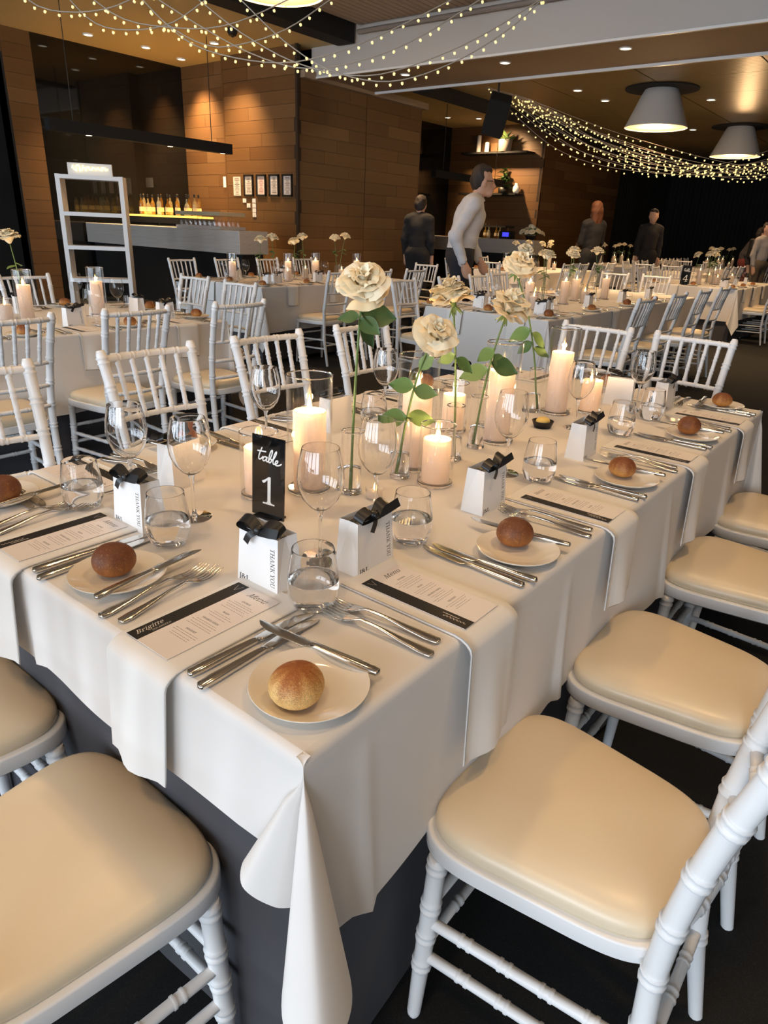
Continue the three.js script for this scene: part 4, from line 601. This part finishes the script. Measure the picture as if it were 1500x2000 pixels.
// display shelf with a lit sign
{ const g = add(grp(), 'display_shelf', 'tall white open display shelf unit standing before the bar', 'shelf'); put(g, 4.42, 0, -8.05, -0.70);
  const w = 0.76, d = 0.28, h = 1.76, t = 0.05; for (const s of [-1, 1]) part(g, 'side_panel', box(t, h, d, s * (w - t) / 2, h / 2, 0), M.white);
  [0.03, 0.22, 0.57, 0.95, 1.33, 1.735].forEach((y) => part(g, 'shelf_board', box(w - 2 * t, 0.045, d, 0, y, 0), M.white)); part(g, 'base_panel', box(w - 2 * t, 0.2, 0.02, 0, 0.13, d / 2 - 0.02), M.white); }
{ const g = add(grp(), 'light_sign', 'small white box sign with glowing yellow script on the shelf', 'sign'); put(g, 4.42, 1.762, -8.05, -0.70); part(g, 'sign_board', box(0.50, 0.13, 0.05, 0, 0.065, 0), M.paper);
  const P = []; for (let i = 0; i <= 60; i++) { const t = i / 60; P.push(V(-0.2 + t * 0.40 + 0.012 * Math.sin(t * 70), 0.075 + 0.030 * Math.sin(t * 44) * (t < 0.45 ? 1 : 0.45), 0.034)); } part(g, 'neon_script', sweep(P, Array.from({ length: 200 }, (_, i) => [i / 199, 0.006]), 6), std(col(0.8, 0.7, 0.3), 0.5, 0, { emissive: col(1.0, 0.82, 0.35), emissiveIntensity: 2.2 })); }

// ---------------------------------------------------------------- second bar
barCounter(14.0, -10.7, -7.0, 'bar counter of the second bar behind the striding man');
{ const shelf = (y, z0, z1, t) => { const g = add(new THREE.Mesh(span(SX - 0.42, SX, y - 0.04, y, z0, z1), M.matteBlack), 'wall_shelf', `black wall shelf of second bar, ${t}`, 'shelf', 'black wall shelves'); return g; }; shelf(3.16, -10.2, -8.35, 'upper one with the plant'); shelf(2.24, -10.2, -8.55, 'lower one with the white jug'); shelf(1.50, -10.2, -8.7, 'lowest one above the glasses'); }
{ const g = add(grp(), 'potted_plant', 'green spiky plant in grey pot on the upper black shelf', 'plant'); g.position.set(SX - 0.3, 3.16, -9.02); part(g, 'pot', lathe([[0.0005, 0], [0.15, 0], [0.17, 0.26], [0.15, 0.26], [0.14, 0.22], [0.0005, 0.22]], 20), std(col(0.22, 0.2, 0.18), 0.7)); for (let i = 0; i < 26; i++) { const m = part(g, 'leaf', leafGeo, M.leaf[i % 3]); m.position.y = 0.22; m.rotation.set(-rr(0.1, 1.2), i * 2.4, 0, 'YXZ'); m.scale.set(2.4, 3, rr(3, 4.4)); } }
for (const [z, h, t] of [[-9.86, 0.40, 'taller'], [-9.62, 0.24, 'shorter']]) { const m = add(new THREE.Mesh(lathe([[0.0005, 0], [0.06, 0], [0.055, h * 0.5], [0.05, h - 0.01], [0.04, h], [0.0005, h]], 16), M.paper), 'ceramic_bottle', `${t} white cylindrical bottle on the upper black shelf`, 'bottle', 'white bottles'); m.position.set(SX - 0.15, 3.16, z); }
{ const g = add(grp(), 'trailing_plant', 'dark leafy plant standing on the lower black shelf', 'plant'); g.position.set(SX - 0.16, 2.24, -9.05); part(g, 'pot', lathe([[0.0005, 0], [0.1, 0], [0.12, 0.14], [0.0005, 0.14]], 16), M.black); for (let i = 0; i < 46; i++) { const m = part(g, 'leaf', leafGeo, M.leaf[1]); const y = rr(0.1, 0.55); m.position.set(rr(-0.04, 0.04), y, rr(-0.05, 0.05)); m.rotation.set(rr(-0.7, 0.6), i * 2.4, 0, 'YXZ'); m.scale.setScalar(3.6 * (1.1 - y)); } }
{ const m = add(new THREE.Mesh(lathe([[0.0005, 0], [0.05, 0], [0.085, 0.07], [0.08, 0.15], [0.04, 0.2], [0.045, 0.24], [0.035, 0.24], [0.0005, 0.19]], 20), M.paper), 'ceramic_jug', 'round white ceramic jug at the end of lower black shelf', 'jug'); m.position.set(SX - 0.15, 2.24, -8.68); }
for (let i = 0; i < 8; i++) bottle(SX - 0.5 - (i % 2) * 0.1, 1.21, -8.6 - i * 0.16, i * 3 + 1, `bottle at the second bar, ${['first', 'second', 'third', 'fourth', 'fifth', 'sixth', 'seventh', 'eighth'][i]} from the corner`);
{ const g = add(grp(), 'service_cabinet', 'black service cabinet under the wall shelves of second bar', 'cabinet'); g.position.set(SX - 0.45, 0, -9.3); part(g, 'cabinet', box(0.6, 1.2, 1.8, 0, 0.6, 0), M.black); part(g, 'door', box(0.02, 0.9, 0.8, -0.31, 0.55, 0.4), M.darkGlass); part(g, 'door', box(0.02, 0.9, 0.8, -0.31, 0.55, -0.45), M.darkGlass); }
{ const g = add(grp(), 'till_screen', 'small till with glowing blue screen on the second bar', 'till'); g.position.set(14.3, 1.215, -7.85); part(g, 'till_body', box(0.2, 0.16, 0.3, 0, 0.08, 0), M.black); part(g, 'screen', box(0.006, 0.09, 0.16, -0.105, 0.09, 0.02), std(col(0.02, 0.02, 0.4), 0.4, 0, { emissive: col(0.05, 0.05, 1.0), emissiveIntensity: 1.4 })); }
{ const g = add(grp(), 'flower_arrangement', 'low bowl of cream roses on the second bar counter', 'flowers'); g.position.set(14.3, 1.215, -7.25); part(g, 'bowl', lathe([[0.0005, 0], [0.08, 0], [0.14, 0.09], [0.12, 0.09], [0.0005, 0.05]], 20), M.black); for (let i = 0; i < 14; i++) { const b = grp(); b.name = 'rose_bloom'; bloom(b, true); g.add(b); const a = i * 2.4, r = 0.28 * Math.sqrt(i / 14); b.position.set(Math.cos(a) * r * 0.6, 0.24 - r * 0.5 + rr(-0.03, 0.04), Math.sin(a) * r); b.rotation.set(Math.sin(a) * 0.7, 0, -Math.cos(a) * 0.7); b.scale.setScalar(1.2); } for (let i = 0; i < 22; i++) { const m = part(g, 'leaf', leafGeo, M.leaf[i % 3]); m.position.y = 0.1; m.rotation.set(-rr(0, 0.8), i * 2.4, 0, 'YXZ'); m.scale.setScalar(rr(2.5, 4)); } }
{ const g = add(grp(), 'bar_canopy', 'slim black light canopy hanging over the second bar', 'light canopy'); g.position.set(14.2, 2.45, -8.9); part(g, 'canopy_body', box(2.9, 0.14, 0.12, 0, 0, 0), M.matteBlack); part(g, 'canopy_lamp', lathe([[0, 0], [0.04, 0]], 16).translate(0.9, -0.072, 0), M.lampFace); for (const x of [-1.1, 1.1]) part(g, 'hanger_rod', sweep([V(x, 0.05, 0), V(x, 1.33, 0)], [[0, 0.006], [1, 0.006]], 6), M.black); }
{ const g = add(grp(), 'loudspeaker', 'black loudspeaker tilted down from the second room ceiling', 'speaker'); g.position.set(9.95, 3.0, -5.8); const c = part(g, 'cabinet', new RoundedBoxGeometry(0.34, 0.52, 0.32, 2, 0.02), M.matteBlack); c.rotation.set(0.25, 0.6, 0.35); part(g, 'bracket', sweep([V(0, 0.1, 0), V(0, 0.47, 0)], [[0, 0.015], [1, 0.015]], 8), M.black); part(g, 'grille', new RoundedBoxGeometry(0.3, 0.46, 0.01, 1, 0.004).rotateY(0).translate(0, 0, 0.163), M.black).rotation.copy(c.rotation); }
{ const g = add(grp(), 'smoke_detector', 'small black ceiling sensor over the bar', 'sensor'); g.position.set(6.9, 3.78, -8.3); part(g, 'sensor_body', lathe([[0.07, 0], [0.07, -0.05], [0.05, -0.09], [0.0005, -0.09]], 16), M.black); part(g, 'sensor_lens', new THREE.SphereGeometry(0.02, 10, 8).translate(0, -0.09, 0), M.darkGlass); }

// ---------------------------------------------------------------- fairy lights
const swagA = [[[2.31, 2.73, -5.12], [2.42, 2.6, -4.89], [2.66, 2.61, -4.59], [2.88, 2.73, -4.39]], [[2.51, 2.75, -4.88], [2.61, 2.52, -4.59], [2.73, 2.49, -4.41], [2.92, 2.54, -4.21], [3.2, 2.77, -4.0]], [[2.6, 2.74, -4.76], [2.73, 2.56, -4.46], [2.89, 2.52, -4.23], [3.14, 2.54, -3.94], [3.55, 2.77, -3.57]], [[2.83, 2.76, -4.48], [2.92, 2.53, -4.21], [3.06, 2.41, -3.94], [3.21, 2.44, -3.77], [3.41, 2.54, -3.58], [3.73, 2.8, -3.35]], [[2.82, 2.77, -4.5], [2.97, 2.44, -4.09], [3.12, 2.35, -3.82], [3.35, 2.33, -3.52], [3.56, 2.4, -3.29], [3.82, 2.54, -3.06], [4.25, 2.82, -2.7]], [[2.85, 2.78, -4.47], [3.06, 2.52, -4.01], [3.22, 2.38, -3.73], [3.41, 2.3, -3.43], [3.66, 2.36, -3.14], [3.91, 2.49, -2.91], [4.36, 2.83, -2.56]], [[3.04, 2.79, -4.23], [3.23, 2.49, -3.79], [3.41, 2.32, -3.43], [3.67, 2.27, -3.06], [4.02, 2.42, -2.72], [4.28, 2.59, -2.49], [4.61, 2.84, -2.25]], [[3.23, 2.8, -3.98], [3.39, 2.45, -3.55], [3.53, 2.29, -3.26], [3.75, 2.24, -2.94], [4.05, 2.37, -2.65], [4.38, 2.62, -2.39], [4.62, 2.86, -2.25]]];
const bulbGeo = mergeGeometries([new THREE.CylinderGeometry(0.0085, 0.0085, 0.012, 8).translate(0, -0.022, 0), new THREE.ConeGeometry(0.0085, 0.006, 8).rotateX(Math.PI).translate(0, -0.031, 0)]);
function swag(pts, gap, label, group, fine, ceil) {
  const P = pts.map((p) => V(...p)), ext = (a, b) => { const d = a.clone().sub(b).normalize(); d.y = Math.max(d.y, 0.45); return a.clone().addScaledVector(d, (ceil - a.y) / d.y); };
  if (ceil) { P.unshift(ext(P[0], P[1])); P.push(ext(P[P.length - 1], P[P.length - 2])); }
  const c = new THREE.CatmullRomCurve3(P, false, 'centripetal'), L = c.getLength(), g = add(grp(), 'fairy_light_string', label, 'fairy lights', group), n = 70;
  part(g, 'cable', sweep(P, Array.from({ length: n }, (_, i) => [i / (n - 1), fine ? 0.0042 : 0.003]), 5), M.wire);
  const m = Math.floor(L / gap), far = [];
  for (let i = 0; i < m; i++) { const p = c.getPointAt((i + 0.5) / m), a = rr(-0.5, 0.5); if (fine) { const b = part(g, 'light_bulb', bulbGeo, M.bulb); b.position.copy(p); b.rotation.set(a, rr(0, 6), rr(-0.6, 0.6)); } else far.push(bulbGeo.clone().scale(1.35, 1.2, 1.35).rotateZ(a).translate(p.x + rr(-0.02, 0.02), p.y + rr(-0.03, 0.02), p.z + rr(-0.02, 0.02))); }
  if (far.length) part(g, 'light_bulbs', mergeGeometries(far), M.bulbFar).userData.kind = 'stuff';
}
swagA.forEach((p, i) => swag(p, 0.085, `fairy light string swagged above the front tables, ${['first', 'second', 'third', 'fourth', 'fifth', 'sixth', 'seventh', 'eighth'][i]} from the wooden pier`, 'fairy lights above the front tables', true, 3.9));
for (let i = 0; i < 14; i++) { // the second room's canopy of strings fans out from one point by the speaker
  const a = [10.0 + i * 0.03, 3.42 - i * 0.012, -6.1 + i * 0.045], lo = [11.35 + i * 0.085, 2.28 + (i * 5 % 4) * 0.05, -3.65 + i * 0.11], b = [13.4 + (i % 4) * 0.14, 2.75 + (i * 7 % 5) * 0.16, -1.75 + (i * 3 % 5) * 0.2];
  const m1 = [a[0] * 0.56 + lo[0] * 0.44, a[1] * 0.22 + lo[1] * 0.78 + (i % 4) * 0.05, a[2] * 0.52 + lo[2] * 0.48], m2 = [lo[0] * 0.5 + b[0] * 0.5, lo[1] * 0.72 + b[1] * 0.28, lo[2] * 0.5 + b[2] * 0.5];
  swag([a, m1, lo, m2, b], 0.125, `fairy light string fanning across the second room, ${['first', 'second', 'third', 'fourth', 'fifth', 'sixth', 'seventh', 'eighth', 'ninth', 'tenth', 'eleventh', 'twelfth', 'thirteenth', 'fourteenth'][i]} from the speaker`, 'fairy lights of the second room', false, 0);
}

// ---------------------------------------------------------------- people
function field(caps, k = 0.02) { return (x, y, z) => { let d = 1e3; for (const c of caps) { const [ax, ay, az, bx, by, bz, ra, rb] = c, px = x - ax, py = y - ay, pz = z - az, vx = bx - ax, vy = by - ay, vz = bz - az, vv = vx * vx + vy * vy + vz * vz || 1e-9, t = Math.min(1, Math.max(0, (px * vx + py * vy + pz * vz) / vv)), q = Math.hypot(px - vx * t, py - vy * t, pz - vz * t) - (ra + (rb - ra) * t), h = Math.max(0, k - Math.abs(d - q)) / k; d = Math.min(d, q) - h * h * k * 0.25; } return d; }; }
function meshField(f, lo, hi, cell) {
  const size = Math.max(hi[0] - lo[0], hi[1] - lo[1], hi[2] - lo[2]) / 2 + 2.5 * cell, c = [0, 1, 2].map((i) => (lo[i] + hi[i]) / 2), res = Math.ceil(2 * size / cell), mc = new MarchingCubes(res, undefined, false, false, 120000); mc.isolation = 0;
  const hs = res / 2; let q = 0;
  for (let z = 0; z < res; z++) for (let y = 0; y < res; y++) for (let x = 0; x < res; x++) { const X = c[0] + (x - hs) / hs * size, Y = c[1] + (y - hs) / hs * size, Z = c[2] + (z - hs) / hs * size; const out = X < lo[0] - cell * 2 || X > hi[0] + cell * 2 || Z < lo[2] - cell * 2 || Z > hi[2] + cell * 2; mc.field[q++] = out ? -1 : -f(X, Y, Z); }
  mc.update(); const n = mc.count, pos = Array.from(mc.positionArray.slice(0, n * 3)); for (let i = 0; i < n; i++) for (let a = 0; a < 3; a++) pos[i * 3 + a] = pos[i * 3 + a] * size + c[a];
  let g = new THREE.BufferGeometry(); g.setAttribute('position', new THREE.Float32BufferAttribute(pos, 3)); g = mergeVertices(g, 1e-4); g.computeVertexNormals(); return g;
}
// joints in metres for a 1.75 m figure that faces local +z
function person(J, look, label, cell) {
  const g = grp(), c = (a, b, ra, rb) => [...J[a], ...J[b], ra, rb], lerp = (a, b, t) => J[a].map((v, i) => v + (J[b][i] - v) * t), cp = (p, q, ra, rb) => [...p, ...q, ra, rb];
  const hd = J.head, nk = J.neck, F = J.look ?? [0, 0, 1], off = (p, f, u, s) => [p[0] + F[0] * f + F[2] * s, p[1] + u + (F[1] ?? 0) * f, p[2] + F[2] * f - F[0] * s];
  const torso = (e) => [cp(J.pelvis, J.waist, 0.125 + e, 0.115 + e), cp(J.waist, J.chest, 0.115 + e, 0.135 + e), c('shL', 'shR', 0.066 + e, 0.066 + e), cp(J.chest, nk, 0.12 + e, 0.055 + e), cp(lerp('shL', 'shR', 0.25), J.waist, 0.09 + e, 0.10 + e), cp(lerp('shL', 'shR', 0.75), J.waist, 0.09 + e, 0.10 + e), cp(lerp('hipL', 'hipR', 0), lerp('hipL', 'hipR', 1), 0.095 + e, 0.095 + e)];
  const arm = (s, e) => [c('sh' + s, 'el' + s, 0.058 + e, 0.044 + e), c('el' + s, 'wr' + s, 0.043 + e, 0.030 + e)];
  const leg = (s, e) => [c('hip' + s, 'kn' + s, 0.088 + e, 0.058 + e), c('kn' + s, 'an' + s, 0.056 + e, 0.038 + e)];
  const hand = (s) => { const w = J['wr' + s], e = J['el' + s], d = w.map((v, i) => v - e[i]), l = Math.hypot(...d), u = d.map((v) => v / l), o = []; o.push([...w, ...w.map((v, i) => v + u[i] * 0.07), 0.03, 0.032]); for (let k = 0; k < 4; k++) { const sx = (k - 1.5) * 0.018, b = w.map((v, i) => v + u[i] * 0.075 + (i === 2 ? sx : 0)), m = b.map((v, i) => v + u[i] * 0.04), t = m.map((v, i) => v + u[i] * [0.025, 0.035, 0.03, 0.02][k] + (i === 0 ? -0.012 : 0)); o.push([...b, ...m, 0.009, 0.009], [...m, ...t, 0.009, 0.008]); } const tb = w.map((v, i) => v + u[i] * 0.025 + (i === 2 ? 0.028 : 0)); o.push([...tb, ...tb.map((v, i) => v + u[i] * 0.045 + (i === 2 ? 0.02 : 0)), 0.012, 0.009]); return o; };
  const foot = (s) => { const a = J['an' + s]; return [a[0], a[1] - 0.03, a[2] - 0.03, a[0], a[1] - 0.05, a[2] + 0.15, 0.045, 0.035]; };
  const head = [cp(off(hd, -0.015, 0.045, 0), off(hd, 0.0, 0.0, 0), 0.088, 0.078), cp(off(hd, 0.035, -0.05, 0), off(hd, 0.055, -0.085, 0), 0.055, 0.04), cp(off(hd, 0.085, 0.0, 0), off(hd, 0.108, -0.03, 0), 0.012, 0.016), cp(nk, off(hd, -0.02, -0.06, 0), 0.055, 0.055), cp(off(hd, -0.005, -0.01, 0.082), off(hd, -0.01, -0.035, 0.08), 0.016, 0.012), cp(off(hd, -0.005, -0.01, -0.082), off(hd, -0.01, -0.035, -0.08), 0.016, 0.012), cp(off(hd, 0.075, 0.018, 0.035), off(hd, 0.075, 0.018, -0.035), 0.013, 0.013), cp(off(hd, 0.078, -0.062, 0.02), off(hd, 0.078, -0.062, -0.02), 0.012, 0.012)];
  const all = Object.values(J).filter((v) => v.length === 3 && v !== J.look), lo = [0, 1, 2].map((i) => Math.min(...all.map((v) => v[i])) - 0.2), hi = [0, 1, 2].map((i) => Math.max(...all.map((v) => v[i])) + 0.2);
  part(g, 'body', meshField(field([...head, ...torso(-0.012), ...arm('L', -0.006), ...arm('R', -0.006), ...leg('L', -0.008), ...leg('R', -0.008), ...hand('L'), ...hand('R'), foot('L'), foot('R')], 0.03), lo, hi, cell), M.skin);
  const trunk = field(torso(0.008), 0.045), sleeves = field([...arm('L', 0.012), ...arm('R', 0.012)], 0.03), wv = Math.min(J.waist[1], 9) - 0.10;
  part(g, look.topName, meshField((x, y, z) => Math.max(Math.min(Math.max(trunk(x, y, z), wv - y), sleeves(x, y, z)) + 0.004 * Math.sin(y * 60 + x * 30) * Math.sin(z * 25), Math.hypot(x - nk[0], y - nk[1] - 0.045, z - nk[2]) < 0.052 ? 0.01 : -1, ...['L', 'R'].map((s) => { const w = J['wr' + s]; return 0.035 - Math.hypot(x - w[0], y - w[1], z - w[2]); })), lo, hi, cell), look.top);
  const bot = field([...torso(0.012).slice(0, 1), ...torso(0.012).slice(6), ...leg('L', 0.018), ...leg('R', 0.018)], 0.05);
  part(g, look.bottomName ?? 'trousers', meshField((x, y, z) => Math.max(bot(x, y, z), y - wv - 0.03), lo, hi, cell), look.bottom);
  for (const s of ['L', 'R']) { const f = foot(s); part(g, 'shoe', meshField(field([[f[0], f[1] - 0.003, f[2], f[3], f[4], f[5], 0.053, 0.042]], 0.02), [f[0] - 0.1, f[1] - 0.1, f[2] - 0.1], [f[3] + 0.1, f[1] + 0.1, f[5] + 0.1], 0.014), M.black); }
  const hairCaps = look.long ? [cp(off(hd, -0.025, 0.06, 0), off(hd, -0.035, 0.01, 0), 0.097, 0.095), cp(off(hd, -0.05, -0.02, 0.035), off(hd, -0.07, -0.25, 0.04), 0.075, 0.05), cp(off(hd, -0.05, -0.02, -0.035), off(hd, -0.07, -0.25, -0.04), 0.075, 0.05)] : [cp(off(hd, -0.026, 0.056, 0), off(hd, -0.038, 0.015, 0), 0.088, 0.086), cp(off(hd, -0.05, 0.0, 0.02), off(hd, -0.055, -0.045, 0), 0.062, 0.05), cp(off(hd, 0.045, 0.098, 0.02), off(hd, 0.03, 0.1, -0.03), 0.03, 0.028)];
  const hf = field(hairCaps, 0.03); part(g, 'hair', meshField((x, y, z) => hf(x, y, z) + 0.004 * Math.sin(x * 90) * Math.sin(z * 80 + y * 50), hd.map((v) => v - (look.long ? 0.4 : 0.22)), hd.map((v) => v + 0.22), 0.013), look.hair);
  if (look.extra) look.extra(g, J, off);
  return add(g, 'person', label, 'person');
}
const stand = (o = {}) => ({ pelvis: [0, 0.96, 0], waist: [0, 1.10, 0.005], chest: [0, 1.30, 0.01], neck: [0, 1.47, 0.0], head: [0, 1.62, 0.02], shL: [0.165, 1.40, 0], shR: [-0.165, 1.40, 0], elL: [0.21, 1.12, -0.02], elR: [-0.21, 1.12, -0.02], wrL: [0.21, 0.88, 0.05], wrR: [-0.21, 0.88, 0.05], hipL: [0.085, 0.92, 0], hipR: [-0.085, 0.92, 0], knL: [0.09, 0.5, 0.02], knR: [-0.09, 0.5, 0.02], anL: [0.095, 0.085, -0.01], anR: [-0.095, 0.085, -0.01], ...o });
const shirt = std(col(0.50, 0.51, 0.55), 0.8), darkCloth = std(col(0.010, 0.010, 0.012), 0.9), navy = std(col(0.012, 0.013, 0.02), 0.9);
const man = person({ pelvis: [0, 0.95, -0.03], waist: [0, 1.08, -0.01], chest: [0, 1.28, 0.04], neck: [0, 1.435, 0.085], head: [0, 1.58, 0.14], look: [0, -0.1, 1], shL: [0.165, 1.375, 0.07], shR: [-0.165, 1.375, 0.03], elL: [0.22, 1.10, 0.10], elR: [-0.245, 1.11, -0.13], wrL: [0.18, 0.90, 0.20], wrR: [-0.22, 0.885, -0.03], hipL: [0.085, 0.91, -0.02], hipR: [-0.085, 0.91, -0.03], knL: [0.09, 0.52, 0.14], knR: [-0.09, 0.49, -0.04], anL: [0.09, 0.09, 0.17], anR: [-0.09, 0.12, -0.34] },
  { top: shirt, topName: 'shirt', bottom: navy, hair: M.hairDark, extra: (g, J, off) => { const k = J.neck, f = []; for (const s of [-1, 1]) { const w = new RoundedBoxGeometry(0.055, 0.045, 0.012, 2, 0.005); w.rotateY(s * 0.5).rotateX(-0.5).translate(k[0] + s * 0.035, k[1] - 0.005, k[2] + 0.058); f.push(w); } part(g, 'collar', mergeGeometries(f), shirt); const b = []; for (const s of [-1, 1]) b.push(sweep([V(...off(J.head, 0.088, 0.012, s * 0.02)), V(...off(J.head, 0.088, 0.012, s * 0.06)), V(...off(J.head, 0.0, 0.0, s * 0.088))], [[0, 0.004], [0.5, 0.004], [1, 0.003]], 6)); part(g, 'glasses', mergeGeometries(b), M.black); } }, 'man in pale blue shirt and dark trousers striding past the tables', 0.0165);
put(man, 6.28, 0, -3.86, 0.75); man.scale.setScalar(1.15);
const woman = person(stand({ elL: [0.2, 1.13, 0.03], wrL: [0.1, 1.1, 0.22], elR: [-0.2, 1.13, 0.03], wrR: [-0.1, 1.1, 0.22], look: [0, 0, 1] }), { top: darkCloth, topName: 'coat', bottom: darkCloth, hair: M.hairRed, long: true }, 'woman with long red hair in dark coat beside the dark pier', 0.026);
put(woman, 12.75, 0, -5.15, 2.6); woman.scale.setScalar(1.10);
const p3 = person(stand({ look: [0, 0, 1] }), { top: darkCloth, topName: 'jumper', bottom: darkCloth, hair: M.hairDark }, 'person in black standing before the black curtain facing us', 0.028); put(p3, 15.3, 0, -4.95, -0.95); p3.scale.setScalar(1.10);
const p4 = person(stand({ head: [0, 1.60, 0.05] }), { top: darkCloth, topName: 'jacket', bottom: darkCloth, hair: M.hairDark }, 'person in black with head bowed beside the folding wall', 0.03); put(p4, 8.98, 0, -6.45, 1.9); p4.scale.setScalar(1.05);
const p5 = person(stand({ chest: [0, 1.27, 0.10], neck: [0, 1.41, 0.16], head: [0, 1.54, 0.23], shL: [0.165, 1.35, 0.12], shR: [-0.165, 1.35, 0.12] }), { top: std(col(0.035, 0.03, 0.03), 0.9), topName: 'jacket', bottom: std(col(0.12, 0.02, 0.015), 0.9), hair: M.hairDark }, 'stooping person in dark jacket before the black curtain', 0.03); put(p5, 17.15, 0, -3.65 + 0.25, 0.4);
const p6 = person(stand({ elL: [0.22, 1.2, 0.12], wrL: [0.05, 1.22, 0.28], look: [0, 0, 1] }), { top: std(col(0.30, 0.28, 0.27), 0.9), topName: 'jumper', bottom: std(col(0.12, 0.09, 0.06), 0.9), hair: M.hairDark, extra: (g) => part(g, 'backpack', new RoundedBoxGeometry(0.26, 0.4, 0.14, 2, 0.04).translate(0, 1.24, -0.2), M.black) }, 'person in pale jumper with backpack at the hall end', 0.03); put(p6, 16.2, 0, -3.2 + 0.3, -0.5);

scene.traverse((o) => { if (o.isMesh) { o.castShadow = true; o.receiveShadow = true; } });
renderer.render(scene, camera);
